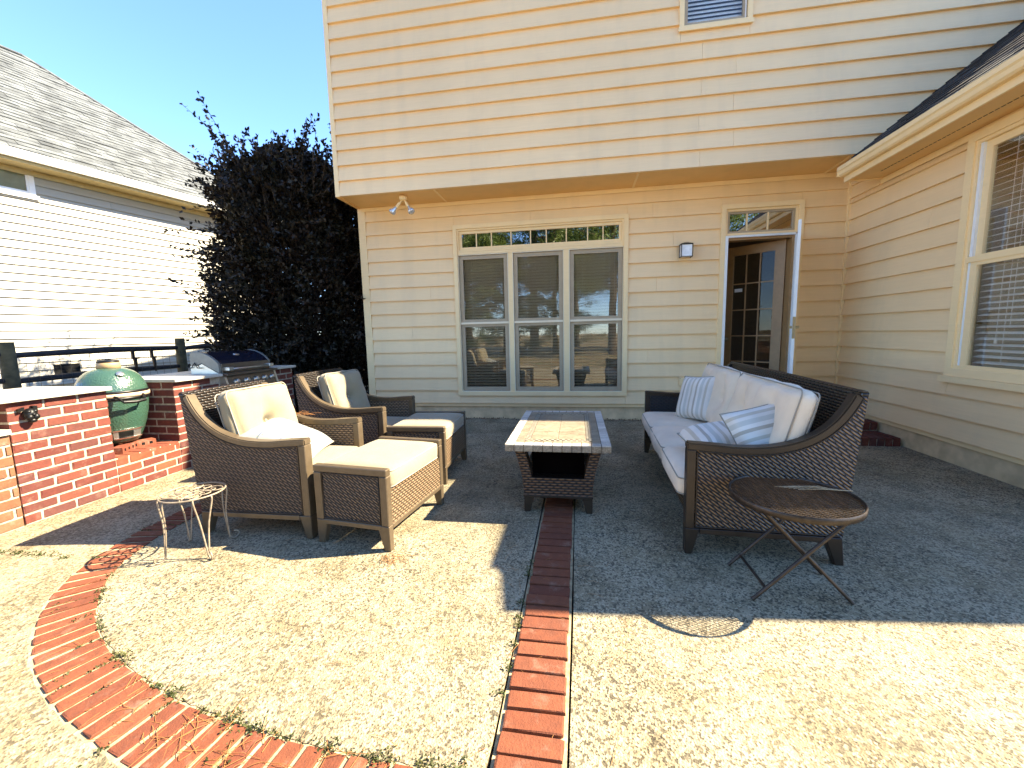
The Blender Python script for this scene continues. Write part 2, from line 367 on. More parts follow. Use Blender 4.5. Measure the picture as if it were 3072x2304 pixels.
# make sure OUTER lies outside (towards -x,-y)
if OUTER[10].y > INNER[10].y: OUTER = offs(INNER, (BW+0.012))
def slab(name, poly, m, z1=0.0, z0=-0.06):
    bm = bmesh.new(); vs = [bm.verts.new((p[0], p[1], z1)) for p in poly]; f = bm.faces.new(vs)
    if f.normal.z < 0: f.normal_flip()
    r = bmesh.ops.extrude_face_region(bm, geom=[f]); 
    for x in r['geom']:
        if isinstance(x, bmesh.types.BMVert): x.co.z = z0
    bmesh.ops.triangulate(bm, faces=[q for q in bm.faces if len(q.verts) > 4])
    bmesh.ops.recalc_face_normals(bm, faces=bm.faces)
    me = bpy.data.meshes.new(name); bm.to_mesh(me); bm.free(); me.materials.append(m)
    return add(name, me, kind='structure')
def jag(path, amp=0.004):
    return [(p[0]+rnd.uniform(-amp, amp), p[1]+rnd.uniform(-amp, amp)) for p in path]
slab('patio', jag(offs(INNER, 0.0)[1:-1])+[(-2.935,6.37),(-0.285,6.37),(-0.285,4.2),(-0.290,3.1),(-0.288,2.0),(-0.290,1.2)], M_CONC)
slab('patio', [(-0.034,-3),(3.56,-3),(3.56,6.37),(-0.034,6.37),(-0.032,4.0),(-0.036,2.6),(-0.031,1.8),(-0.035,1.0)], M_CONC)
OUT2 = jag(OUTER, 0.005)
slab('patio', OUT2+[(-5.1,6.37),(-5.1,2.92),(-3.95,2.68),(-3.55,2.565),(-3.14,2.39)][:2]+[(-5.1,-3),(-0.285,-3),(-0.285,OUTER[0].y)], M_CONC2)
# brick border: mortar bed and bricks
def bed(name, A, B, z):
    mb = MB()
    for i in range(len(A)-1): mb.raw([(A[i][0],A[i][1],z),(A[i+1][0],A[i+1][1],z),(B[i+1][0],B[i+1][1],z),(B[i][0],B[i][1],z)], [(0,1,2,3)])
    me = mb.mesh(name, M_MORTARF); return me
border = add('brick_border', bed('brick_border', offs(INNER, BW*0.035) if OUTER[10].y < INNER[10].y else INNER, offs(INNER, (BW+0.03)) if offs(INNER, 1)[10].y < INNER[10].y else offs(INNER, -(BW+0.03)), -0.0025), kind='structure')
band = add('brick_border', MB().box((-0.281,-0.2,-0.03),(-0.041,6.37,-0.007)).mesh('brick_border', M_MORTARF), kind='structure')
def brick_mesh(seed, m, sub=True):
    r = random.Random(seed); mb = MB().box((-0.5,-0.5,-0.5),(0.5,0.5,0.5)); me = mb.mesh('brick', m, bevel=0.0)
    bm = bmesh.new(); bm.from_mesh(me)
    bmesh.ops.remove_doubles(bm, verts=bm.verts, dist=1e-5)
    bmesh.ops.bevel(bm, geom=bm.edges[:], offset=0.035, segments=1, affect='EDGES')
    for v_ in bm.verts:
        v_.co += Vector((r.uniform(-1,1)*0.012, r.uniform(-1,1)*0.03, r.uniform(-1,1)*0.03))
    bm.to_mesh(me); bm.free(); return me
BM = {k: [brick_mesh(i, mm) for i in range(5)] for k, mm in (('w', M_BRICK), ('p', M_PAVER), ('o', M_OBRICK), ('s', M_SHELF))}
def brick(parent, k, c, dims, rz=0, tilt=0, name='brick'):
    M = Matrix.Translation(c) @ Matrix.Rotation(rz, 4, 'Z') @ Matrix.Rotation(tilt, 4, 'X') @ Matrix.Diagonal((*dims, 1))
    return add(name, rnd.choice(BM[k]), parent, M)
# straight band
y = 0.77+0.005
k = 0
while y < 6.36:
    g = 0.083; lx = 0.214+rnd.uniform(-0.004, 0.004)
    brick(band, 'p', (-0.161+rnd.uniform(-.003,.003), y, -0.0225+rnd.uniform(-.002,.003)), (lx, 0.0725, 0.06), rnd.uniform(-.012,.012), rnd.uniform(-.015,.015)); y += g
# curved ring, radial
dist = [0]
for i in range(1, len(INNER)): dist.append(dist[-1]+(INNER[i]-INNER[i-1]).length)
def at(path, s):
    for i in range(1, len(path)):
        if dist[i] >= s or i == len(path)-1:
            t = (s-dist[i-1])/max(1e-9, dist[i]-dist[i-1]); return path[i-1].lerp(path[i], t), (path[i]-path[i-1]).normalized()
s = 0.04
while s < dist[-1]-0.05:
    p, t = at(INNER, s); nrm = Vector((-t.y, t.x, 0))
    if (p+nrm*0.1-Vector((-1.5,2.9,0))).length < (p-Vector((-1.5,2.9,0))).length: nrm = -nrm
    c = p+nrm*(BW/2+0.004); ang = atan2(nrm.y, nrm.x)
    curv = 1.0
    brick(border, 'p', (c.x, c.y, -0.0262+rnd.uniform(-.002,.003)), (BW-0.006+rnd.uniform(-.008,.008), 0.0625, 0.06), ang+rnd.uniform(-.02,.02), rnd.uniform(-.015,.015))
    s += 0.078

# ------------------------------------------------------------------ siding
def clipx(segs, a, b):
    out = []
    for (u0, u1) in segs:
        if b <= u0 or a >= u1: out.append((u0, u1)); continue
        if a > u0: out.append((u0, a))
        if b < u1: out.append((b, u1))
    return out
def siding(parent, M, x0, x1, zs, holes, m, joints=2.6, thick=0.033, seed=1, y0=0.0, fixed=None):
    """lap boards on the local plane y=y0 facing -y; zs: row levels; holes: (xa,xb,za,zb)"""
    r = random.Random(seed); cuts = 0
    for i in range(len(zs)-1):
        za, zb = zs[i], zs[i+1]; e = zb-za
        cols = [(x0, x1, za, zb)]
        for (ha, hb, hc, hd) in holes:
            new = []
            for (a0, a1, c0, c1) in cols:
                if hb <= a0 or ha >= a1 or hd <= c0+1e-4 or hc >= c1-1e-4: new.append((a0, a1, c0, c1)); continue
                if ha > a0: new.append((a0, ha, c0, c1))
                if hb < a1: new.append((hb, a1, c0, c1))
                if hc > c0+0.012: new.append((max(a0, ha), min(a1, hb), c0, hc))
                if hd < c1-0.012: new.append((max(a0, ha), min(a1, hb), hd, c1))
            cols = new
        jx = x0+r.uniform(0.5, joints); js = []
        while jx < x1: js.append(jx); jx += joints*r.choice((0.5, 1.0, 1.0))+r.uniform(-.2,.2)
        if fixed: js = [j+r.uniform(-.01, .01) for j in fixed[i % 2]]
        for (a0, a1, c0, c1) in cols:
            e0 = [a0]+[j for j in js if a0+0.25 < j < a1-0.25]+[a1]
            for p, q in zip(e0[:-1], e0[1:]):
                full = c0 == za
                ta = thick*(1-(c0-za)/e)+0.003; tb = thick*(1-(c1-za)/e)+0.003
                zt = c1+(0.006 if c1 == zb else 0)
                g = 0.0012; d = r.uniform(0, 0.0015)
                mb = MB().hexa([(p+g, y0-ta-d, c0), (q-g, y0-ta-d, c0), (q-g, y0+0.004, c0), (p+g, y0+0.004, c0), (p+g, y0-tb-d, zt), (q-g, y0-tb-d, zt), (q-g, y0+0.004, zt), (p+g, y0+0.004, zt)])
                add('siding_board', mb.mesh('siding_board', m), parent, M)
def levels(z0, z1, e): 
    out = [z0]; 
    while out[-1] < z1-1e-6: out.append(out[-1]+e)
    return out
# ------------------------------------------------------------------ the house
house = thing('house', (0, 6.38, 0), 0, 'beige lap-sided house with overhanging upper storey behind the patio', 'house')
I4 = Matrix()
YB, YU, XW, XL = 6.38, 5.78, 3.55, -3.44
def part(name, mb, m, parent=house, bevel=0, M=I4, label=None, kind=None):
    mm = m if isinstance(m, (list, tuple)) else [m]
    return add(name, mb.mesh(name, *mm, bevel=bevel), parent, M, label=label, kind=kind)
WIN = (-1.915, 0.70, 0.375, 3.005); DOOR = (1.943, 2.985, 0.20, 3.038)
# back wall core with holes
def core(x0, x1, z0, z1, holes, ya, yb):
    mb = MB(); xs = sorted({x0, x1, *[h[0] for h in holes], *[h[1] for h in holes]}); zz = sorted({z0, z1, *[h[2] for h in holes], *[h[3] for h in holes]})
    for i in range(len(xs)-1):
        for j in range(len(zz)-1):
            cx, cz = (xs[i]+xs[i+1])/2, (zz[j]+zz[j+1])/2
            if any(h[0] < cx < h[1] and h[2] < cz < h[3] for h in holes): continue
            mb.box((xs[i], ya, zz[j]), (xs[i+1], yb, zz[j+1]))
    return mb
hw = (WIN[0]+0.05, WIN[1]-0.05, WIN[2]+0.04, WIN[3]-0.05); hd = (DOOR[0]+0.05, DOOR[1]-0.05, 0.2, DOOR[3]-0.05)
back_wall = part('back_wall', core(XL, XW+0.2, 0.2, 3.40, [hw, hd], YB+0.004, YB+0.13), M_SIDING)
zs = [0.205]+[0.457+0.2065*i for i in range(15)]; zs[0] = 0.2505
holesB = [(WIN[0]+.02, WIN[1]-.02, WIN[2]+.02, WIN[3]-.02), (DOOR[0]+.02, DOOR[1]-.02, 0.2, DOOR[3]-.02)]
siding(back_wall, I4, XL+0.10, XW-0.02, [z for z in zs if z < 3.34]+[3.34], holesB, M_SIDING, 3.4, seed=5, y0=YB)
part('water_table', MB().box((XL, YB-0.012, 0.198), (1.93, YB+0.004, 0.2495)), M_TRIM)
part('foundation', MB().box((XL+0.02, YB+0.012, -0.3), (XW+0.2, YB+0.2, 0.199)), M_FOUND)
part('corner_board', MB().box((XL-0.022, YB-0.028, 0.2), (XL+0.098, YB+0.004, 3.335)).box((XL-0.022, YB+0.004, 0.2), (XL-0.002, YB+0.12, 3.335)), M_TRIM)
part('corner_board', MB().box((XW-0.045, YB-0.045, 0.255), (XW+0.0, YB-0.0, 3.335)), M_TRIM)
part('frieze_board', MB().box((XL-0.02, YB-0.034, 3.30), (XW-0.03, YB-0.0225, 3.356)), M_TRIM)
# soffit of the overhang with battens
sof = part('soffit', MB().box((XL-0.022, YU, 3.358), (XW+0.2, YB, 3.372)), M_SOFFIT)
for xb in (-1.99, 0.755, 3.2): add('batten', MB().box((xb-0.014, YU+0.02, 3.350), (xb+0.014, YB-0.035, 3.3585)).mesh('batten', M_TRIM), sof, I4)
add('batten', MB().box((XL-0.02, YU+0.005, 3.346), (XL+0.03, YB, 3.3582)).mesh('batten', M_SOFFIT), sof, I4)
# upper wall
UW = (1.20, 2.02, 4.92, 6.2)
upper = part('upper_wall', core(XL, 7.5, 3.375, 6.30, [(UW[0]+.05, UW[1]-.05, UW[2]+.05, UW[3]-0.02)], YU+0.004, YU+0.12), M_SIDING)
upz = [3.355]+[3.563+0.2055*i for i in range(14)]
siding(upper, I4, XL+0.045, 7.4, upz, [(UW[0]+.02, UW[1]-.02, UW[2]+.02, UW[3])], M_SIDING, 1.33, seed=11, y0=YU, fixed=((1.47, 5.1), (1.86, 5.5)))
part('corner_board', MB().box((XL-0.022, YU-0.026, 3.352), (XL+0.043, YU+0.004, 6.28)).box((XL-0.022, YU+0.004, 3.352), (XL-0.002, YU+0.10, 6.28)), M_TRIM)
part('side_wall', MB().box((XL-0.001, YU+0.1, 3.373), (XL+0.1, 12, 6.3)).box((XL+0.0, YB+0.13, 0.0), (XL+0.1, 12, 3.358)), M_SIDING)
# main roof (above the frame): hip with eaves
def hip(x0, x1, y0, y1, z, pitch, t=0.12):
    d = min((x1-x0), (y1-y0))/2; zr = z+pitch*d
    if (x1-x0) > (y1-y0): r0, r1 = (x0+d, (y0+y1)/2, zr), (x1-d, (y0+y1)/2, zr)
    else: r0, r1 = ((x0+x1)/2, y0+d, zr), ((x0+x1)/2, y1-d, zr)
    mb = MB(); b = [(x0,y0,z),(x1,y0,z),(x1,y1,z),(x0,y1,z)]; lo = [(p[0],p[1],z-t) for p in b]
    v_ = b+lo+[r0, r1]
    if (x1-x0) > (y1-y0): f = [(0,1,9,8),(1,2,9),(2,3,8,9),(3,0,8)]
    else: f = [(0,1,8),(1,2,9,8),(2,3,9),(3,0,8,9)]
    return mb.raw(v_, f+[(4,7,6,5),(0,4,5,1),(1,5,6,2),(2,6,7,3),(3,7,4,0)])
part('roof', hip(XL-0.03, 11.5, YU-0.22, 13.0, 6.42, 0.6), M_SHINGD)
# interior
part('interior', MB().raw([(XL+.12,YB+.14,0.19),(9,YB+.14,0.19),(9,11.5,0.19),(XL+.12,11.5,0.19),(XL+.12,YB+.14,3.3),(9,YB+.14,3.3),(9,11.5,3.3),(XL+.12,11.5,3.3)], [(0,1,2,3),(4,7,6,5),(2,6,7,3),(1,5,6,2),(0,3,7,4)]), M_ROOM)
part('interior', MB().raw([(1.0,YU+.14,4.6),(2.4,YU+.14,4.6),(2.4,8.5,4.6),(1.0,8.5,4.6),(1.0,YU+.14,6.1),(2.4,YU+.14,6.1),(2.4,8.5,6.1),(1.0,8.5,6.1)], [(0,1,2,3),(4,7,6,5),(2,6,7,3),(1,5,6,2),(0,3,7,4)]), M_ROOM)
def casing(x0, x1, z0, z1, w, y, d, sill=None):
    """picture-frame casing outside dims, boards butt-jointed"""
    mb = MB().box((x0, y-d, z0), (x0+w, y, z1)).box((x1-w, y-d, z0), (x1, y, z1)).box((x0+w, y-d, z1-w), (x1-w, y, z1)).box((x0+w, y-d, z0), (x1-w, y, z0+(sill or w)))
    return mb
def ring(mb, x0, x1, z0, z1, w, ya, yb, mi=0):
    mb.box((x0, ya, z0), (x0+w, yb, z1), mi).box((x1-w, ya, z0), (x1, yb, z1), mi).box((x0+w, ya, z1-w), (x1-w, yb, z1), mi).box((x0+w, ya, z0), (x1-w, yb, z0+w), mi); return mb
SL = {}
def slat(parent, M, x0, x1, y, z, depth, tilt, m, th=0.0022):
    key = (round(x1-x0, 3), depth, tilt, m.name)
    if key not in SL:
        w2 = (x1-x0)/2; c, s_ = cos(tilt)*depth/2, sin(tilt)*depth/2
        SL[key] = MB().hexa([(-w2,-c,-s_),(w2,-c,-s_),(w2,c,s_),(-w2,c,s_),(-w2,-c,-s_+th),(w2,-c,-s_+th),(w2,c,s_+th),(-w2,c,s_+th)]).mesh('blind_slat', m)
    return add('blind_slat', SL[key], parent, M @ Matrix.Translation(((x0+x1)/2, y, z)))
# triple window with transom
win = part('triple_window', casing(*WIN, 0.062, YB-0.002, 0.046), M_TRIM, label='triple window with a gridded transom, beige casing')
def wpart(name, mb, m, M=I4, par=None): return add(name, mb.mesh(name, m), par or win, M)
mb = MB().box((WIN[0]+.062, YB-.026, 2.565), (WIN[1]-.062, YB+.02, 2.605)).box((-1.063, YB-.02, 0.425), (-1.0, YB+.02, 2.564)).box((-0.228, YB-.02, 0.425), (-0.152, YB+.02, 2.564))
wpart('mullion', mb, M_TRIM)
wpart('transom_frame', ring(MB(), -1.853, 0.638, 2.606, 2.942, 0.026, YB-.028, YB+.03), M_TRIM)
wpart('transom_frame', ring(MB(), -1.826, 0.611, 2.634, 2.914, 0.040, YB-.004, YB+.035), M_TRIM)
wpart('glass_pane', MB().box((-1.80, YB+.018, 2.65), (0.59, YB+.022, 2.90)), M_GLASS2)
for xm in (-1.555, -1.319, -1.016, -0.719, -0.483, -0.187, 0.123, 0.345):
    wpart('muntin', MB().box((xm-.008, YB+.004, 2.672), (xm+.008, YB+.016, 2.876)), M_TRIM)
for (a0, a1) in ((-1.852, -1.064), (-0.999, -0.229), (-0.151, 0.637)):
    wpart('screen_frame', ring(MB(), a0, a1, 0.437, 2.563, 0.011, YB-.024, YB-.006), M_CREAM)
    wpart('sash', ring(MB(), a0+.015, a1-.015, 1.518, 2.548, 0.058, YB-.002, YB+.03), M_SASH)
    wpart('sash', ring(MB(), a0+.015, a1-.015, 0.452, 1.516, 0.058, YB+.0005, YB+.034), M_SASH)
    wpart('meeting_rail', MB().box((a0+.015, YB-.022, 1.502), (a1-.015, YB-.004, 1.532)), M_CREAM)
    wpart('sash_lock', MB().box(((a0+a1)/2-.03, YB-.012, 1.533), ((a0+a1)/2+.03, YB-.003, 1.547)), M_SASH)
    wpart('glass_pane', MB().box((a0+.06, YB+.012, 1.56), (a1-.06, YB+.016, 2.50)), M_GLASS)
    wpart('glass_pane', MB().box((a0+.06, YB+.014, 0.50), (a1-.06, YB+.018, 1.50)), M_GLASS)
    n = 46
    for i in range(n):
        slat(win, I4, a0+.03, a1-.03, YB+.075, 0.50+i*0.0445, 0.048, -0.85, M_SLATD)
    wpart('blind_cord', MB().tube([(a0+.20, YB+.045, 0.5), (a0+.20, YB+.045, 2.5)], 0.002, 4).tube([(a1-.2, YB+.045, 0.5), (a1-.2, YB+.045, 2.5)], 0.002, 4).tube([(a1-.12, YB+.04, 1.7), (a1-.12, YB+.04, 2.5)], 0.003, 4), M_SLAT)
# door opening
dr = part('doorway', casing(DOOR[0], DOOR[1], 0.2, DOOR[3], 0.062, YB-.002, 0.046, 0.03), M_TRIM, label='tall doorway with a three-pane transom and open doors')
def dpart(name, mb, m, M=I4, label=None): return add(name, mb.mesh(name, m), dr, M, label=label)
dpart('transom_frame', ring(MB(), 2.006, 2.922, 2.625, 2.975, 0.03, YB-.02, YB+.04), M_TRIM)
dpart('transom_frame', ring(MB(), 2.0365, 2.8915, 2.6555, 2.9445, 0.028, YB-.002, YB+.04), M_SASH)
dpart('glass_pane', MB().box((2.05, YB+.02, 2.668), (2.88, YB+.024, 2.93)), M_GLASS2)
for xm in (2.29, 2.557): dpart('muntin', MB().box((xm-.009, YB+.004, 2.684), (xm+.009, YB+.018, 2.916)), M_TRIM)
dpart('jamb', MB().box((2.006, YB-.050, 0.23), (2.042, YB-.02, 2.592)).box((2.006, YB-.05, 2.592), (2.895, YB-.02, 2.618)).box((2.895, YB-.05, 0.23), (2.921, YB-.02, 2.6)), M_WHITE)
dpart('jamb', MB().box((2.007, YB-.02, 0.23), (2.042, YB+.13, 2.59)).box((2.862, YB-.02, 0.23), (2.92, YB+.13, 2.59)).box((2.042, YB-.019, 2.56), (2.862, YB+.13, 2.59)), M_DOOR)
# wooden door, fifteen lights, swung inward from the right jamb
leaf_w, leaf_h = 0.80, 2.33
MD = Matrix.Translation((2.858, YB+.12, 0.232)) @ Matrix.Rotation(radians(180-40), 4, 'Z')
door = dpart('door', MB(), M_DOOR, MD) if False else add('door', (lambda mb: mb.mesh('door', M_DOOR))(MB()
    .box((0, -.02, 0), (0.13, .02, leaf_h)).box((leaf_w-.115, -.02, 0), (leaf_w, .02, leaf_h)).box((0.13, -.02, leaf_h-.13), (leaf_w-.115, .02, leaf_h)).box((0.13, -.02, 0), (leaf_w-.115, .02, 0.22))
    .box((0.31, -.012, 0.22), (0.327, .012, leaf_h-.13)).box((0.495, -.012, 0.22), (0.512, .012, leaf_h-.13))
    .box((0.13, -.0125, 0.60), (leaf_w-.115, .0125, 0.617)).box((0.13, -.0125, 0.99), (leaf_w-.115, .0125, 1.007)).box((0.13, -.0125, 1.38), (leaf_w-.115, .0125, 1.397)).box((0.13, -.0125, 1.77), (leaf_w-.115, .0125, 1.787))), dr, MD)
dpart('door_glass', MB().box((0.13, -.003, 0.22), (leaf_w-.115, .003, leaf_h-.13)), glass_mat('door_glass_dim', (.8,.8,.78), 0.10), MD)
dpart('door_sticker', MB().box((0.55, .0035, 1.66), (0.66, .0045, 1.71)), M_WHITE, MD)
dpart('door_handle', MB().lathe([(0.0,0.06),(0.022,0.05),(0.025,0.035),(0.012,0.02),(0.012,0),(0.03,0)], n=12), M_BRASS, MD @ Matrix.Translation((leaf_w-.06, .02, 0.95)) @ Matrix.Rotation(-pi/2, 4, 'X'))
for zz in (0.25, 1.15, 2.08): dpart('hinge', MB().box((-0.025, -.03, zz), (0.02, -.021, zz+.09)).tube([(-.004, -.03, zz), (-.004, -.03, zz+.09)], 0.007, 6), M_BRASS, MD)
# storm door standing open, edge-on to the viewer
MS = Matrix.Translation((2.925, YB-.055, 0.23)) @ Matrix.Rotation(atan2(-5.75, -2.62), 4, 'Z')
st = dpart('storm_door', ring(MB(), 0, 0.92, 0, 2.36, 0.085, -.016, .016).box((0.085, -.015, 0.9), (0.835, .015, 0.97)), M_WHITE, MS)
dpart('storm_glass', MB().box((0.08, -.003, 0.08), (0.84, .003, 2.28)), M_GLASS, MS)
dpart('storm_handle', MB().box((0.865, -.045, 1.10), (0.885, -.016, 1.13)).box((0.845, -.05, 1.02), (0.90, -.040, 1.22)).box((0.865, .016, 1.10), (0.885, .05, 1.13)).box((0.79, .045, 1.105), (0.90, .055, 1.125)).box((0.921, -.014, 0.98), (0.926, .014, 1.24)), M_BRASS, MS)
# upstairs window
uwin = part('upper_window', casing(*UW, 0.055, YU-.002, 0.046), M_TRIM, label='small upstairs window with lowered white blind')
def up(name, mb, m): return add(name, mb.mesh(name, m), uwin, I4)
up('sill', MB().box((UW[0]-.01, YU-.055, UW[2]-.006), (UW[1]+.012, YU-.0385, UW[2]+.035)), M_TRIM)
up('sash', ring(MB(), UW[0]+.056, UW[1]-.056, UW[2]+.056, UW[3]-.03, 0.045, YU-.01, YU+.03), M_SASH)
up('track', MB().box((UW[1]-.078, YU-.0215, UW[2]+.056), (UW[1]-.066, YU-.0105, UW[3]-.03)), M_WHITE)
up('glass_pane', MB().box((UW[0]+.08, YU+.008, UW[2]+.08), (UW[1]-.08, YU+.012, UW[3]-.05)), M_GLASSL)
for i in range(24): slat(uwin, I4, UW[0]+.08, UW[1]-.08, YU+.05, UW[2]+.10+i*.047, 0.048, 1.0, M_SLAT)

# ---- right wing
MWing = Matrix(((0, 1, 0, XW), (-1, 0, 0, 0), (0, 0, 1, 0), (0, 0, 0, 1)))   # local x' = -Y, y' = +X
RW = (-4.625, -3.42, 0.80, 3.035)
wing = add('wing_wall', core(-6.38+0.0, -3.3, 0.2, 3.09, [(RW[0]+.05, RW[1]-.05, RW[2]+.05, RW[3]-.05)], 0.004, 0.13).box((-6.38, 0.002, 3.09), (-5.78, 0.13, 3.357)).mesh('wing_wall', M_SIDING), house, MWing)
siding(wing, MWing, -6.335, -3.3, [z for z in zs if z < 3.0]+[3.0], [(RW[0]+.02, RW[1]-.02, RW[2]+.02, RW[3]-.02)], M_SIDING, 9, seed=3)
def wg(name, mb, m, parent=house): return add(name, mb.mesh(name, m), parent, MWing)
siding(wing, MWing, -6.335, -5.785, [3.0, 3.16, 3.34], [], M_SIDING, 9, seed=4)
wg('water_table', MB().box((-6.35, -.010, 0.198), (-3.3, .004, 0.2495)), M_TRIM)
wg('foundation', MB().box((-6.37, .012, -0.3), (-3.3, 0.3, 0.199)), M_FOUND)
wg('frieze_board', MB().box((-5.78, -.030, 3.0), (-3.3, -.0215, 3.062)), M_TRIM)
wg('front_wall', MB().box((-3.3, 0.0, 0), (-3.2, 6, 3.09)), M_SIDING)
# eave: soffit with vent slots, fascia, gutter, roof edge following the shadow line
so_ = wg('soffit', MB().box((-5.778, -.40, 3.064), (-3.2, .004, 3.078)), M_SOFFIT)
for i in range(46):
    add('soffit_vent', MB().box((-5.5+i*.05, -.206, 3.0615), (-5.5+i*.05+.034, -.198, 3.0638)).mesh('soffit_vent', M_BLACK), so_, MWing)
wg('fascia', MB().box((-5.778, -.42, 3.05), (-3.18, -.4005, 3.20)), M_TRIM)
wg('frieze_board', MB().box((-5.778, -.40, 3.0645-.012), (-5.74, .0, 3.0635)), M_TRIM)
gp = [(-.421, 3.115), (-.465, 3.115), (-.482, 3.13), (-.490, 3.165), (-.503, 3.18), (-.503, 3.222), (-.494, 3.222), (-.494, 3.19), (-.482, 3.17), (-.474, 3.137), (-.46, 3.125), (-.43, 3.125), (-.43, 3.225), (-.421, 3.225)]
wg('gutter', MB().prism(gp, -5.778, -3.19, 0).prism([(-.500, 3.12), (-.500, 3.22), (-.422, 3.22), (-.422, 3.12)], -5.782, -5.7785, 0), M_TRIM)
wg('gutter_strap', MB().box((-5.0, -.497, 3.2225), (-4.975, -.40, 3.227)).box((-4.2, -.497, 3.2225), (-4.175, -.40, 3.227)), M_WHITE)
PX, PZ, PP = 3.10, 3.235, 0.80
# roof body, eave outline from the shadow it throws
E0 = [(3.10, 5.778), (3.10, 3.20), (3.14, 3.14), (3.21, 2.83), (4.56, 2.94), (5.55, 3.04), (9.0, 3.35)]
mb = MB()
def rz(x, y): return min(PZ+PP*(x-PX), PZ+PP*max(0.0, (y-2.83-0.09*(x-3.2))))
top = [(x, y, PZ-.02) for x, y in E0]
ridge = [(9.0, 5.778, PZ+PP*2.3), (4.9+0.6, 5.778, PZ+PP*2.4)]
pts = [(3.10,5.778,PZ),(3.10,3.20,PZ),(3.14,3.14,PZ),(3.21,2.83,PZ),(4.56,2.94,PZ),(5.55,3.04,PZ),(9.0,3.35,PZ),(9.0,5.778,PZ+PP*2.4),(5.6,5.33,PZ+PP*2.5),(5.6,5.778,PZ+PP*2.5)]
low = [(x, y, z_-.03) for i, (x, y, z_) in enumerate(pts[:8])]
mb.raw(pts+low, [(0,1,2,3,8,9),(3,4,5,6,8),(6,7,9,8),(0,10,11,1),(1,11,12,2),(2,12,13,3),(3,13,14,4),(4,14,15,5),(5,15,16,6),(10,17,16,15,14,13,12,11)])
wroof = part('wing_roof', mb, M_SHINGD)
def shingles(parent, O, U, V, rows, exp, tabw, span, m, limit, mesh_t=0.006, seed=2, stuff_name='shingle'):
    """tabs on the plane O + u U + v V; span(v) -> (u0,u1)"""
    r = random.Random(seed); Nn = U.cross(V).normalized()
    if Nn.z < 0: Nn = -Nn
    tabs = []
    for i in range(rows):
        v0 = i*exp; u0, u1 = span(v0+exp*.5); u = u0-(tabw*r.random())
        while u < u1:
            wd = tabw*r.choice((0.6, 0.8, 1.0, 1.2, 1.5)); a0, a1 = max(u, u0), min(u+wd, u1)
            if a1-a0 > 0.03: tabs.append((v0, a0, a1, r.choice((0.4, 1.0, 1.5))))
            u += wd
    if limit < len(tabs):
        camp = Vector((0, 0, CAM_H)); tabs.sort(key=lambda t: (O+U*((t[1]+t[2])/2)+V*t[0]-camp).length)
    rest = MB(); unit = MB().hexa([(0,0,0),(1,0,0),(1,1,0),(0,1,0),(0,0,1),(1,0,1),(1,1,0.25),(0,1,0.25)]).mesh('shingle', m)
    for k, (v0, a0, a1, th) in enumerate(tabs):
        if k < limit:
            M = Matrix.Translation(O+U*(a0+.002)+V*(v0-.008)) @ Matrix((U, V, Nn)).transposed().to_4x4() @ Matrix.Diagonal((a1-a0-.004, exp+.02, mesh_t*(1+th), 1))
            add('shingle', unit, parent, M)
        else:
            p = O+U*(a0+.002)+V*(v0-.008); q = O+U*(a1-.002)+V*(v0-.008); h = Nn*mesh_t*(1+th); w_ = V*(exp+.02)
            rest.hexa([p, q, q+w_, p+w_, p+h, q+h, q+w_+h*.25, p+w_+h*.25])
    if rest.v: add('shingle', rest.mesh('shingle', m), parent, I4, kind='stuff')
sl_ = sqrt(1+PP*PP)
shingles(wroof, Vector((3.09, 5.776, PZ)), Vector((0, -1, 0)), Vector((1/sl_, 0, PP/sl_)), 18, 0.142, 0.30, lambda v: (0, 5.776-3.24-v/sl_*0.75), M_SHINGD, 300)
# wing window
rwin = add('side_window', casing(RW[0], RW[1], RW[2]+.05, RW[3], 0.075, -.002, 0.048).mesh('side_window', M_TRIM), house, MWing, label='tall side window with raised white blind')
def rp(name, mb, m): return add(name, mb.mesh(name, m), rwin, MWing)
rp('sill', MB().box((RW[0]-.03, -.075, RW[2]-.01), (RW[1], -.003, RW[2]+.0485)), M_TRIM)
rp('window_frame', ring(MB(), RW[0]+.075, RW[1]-.075, RW[2]+.125, RW[3]-.075, 0.03, -.034, .02), M_TRIM)
rp('track', MB().box((RW[0]+.106, -.024, RW[2]+.1), (RW[0]+.135, .02, RW[3]-.08)), M_WHITE)
rp('sash', ring(MB(), RW[0]+.136, RW[1]-.1, 1.90, RW[3]-.106, 0.06, -.002, .03), M_TRIM)
rp('sash', ring(MB(), RW[0]+.136, RW[1]-.1, RW[2]+.10, 1.925, 0.062, -.030, -.0025), M_TRIM)
rp('meeting_rail', MB().box((RW[0]+.10, -.040, 1.895), (RW[1]-.1, -.0305, 1.945)), M_TRIM)
rp('glass_pane', MB().box((RW[0]+.19, .012, 1.95), (RW[1]-.15, .016, RW[3]-.15)), M_GLASSL)
rp('glass_pane', MB().box((RW[0]+.19, -.016, RW[2]+.15), (RW[1]-.15, -.012, 1.87)), M_GLASSL)
for i in range(37): slat(rwin, MWing, RW[0]+.16, RW[1]-.12, .075, RW[2]+.19+i*.0535, 0.052, 0.32, M_SLAT, 0.003)
rp('blind_cord', MB().tube([(RW[0]+.42, .05, 1.0), (RW[0]+.42, .05, 2.9)], .002, 4).tube([(RW[0]+.36, .045, 1.2), (RW[0]+.36, .045, 2.9)], .002, 4).tube([(RW[0]+.47, .045, 1.3), (RW[0]+.47, .045, 2.9)], .002, 4).lathe([(0,.05),(.008,.04),(.010,0),(0,0)], (RW[0]+.36, .045, 1.16), 8), M_SLAT)
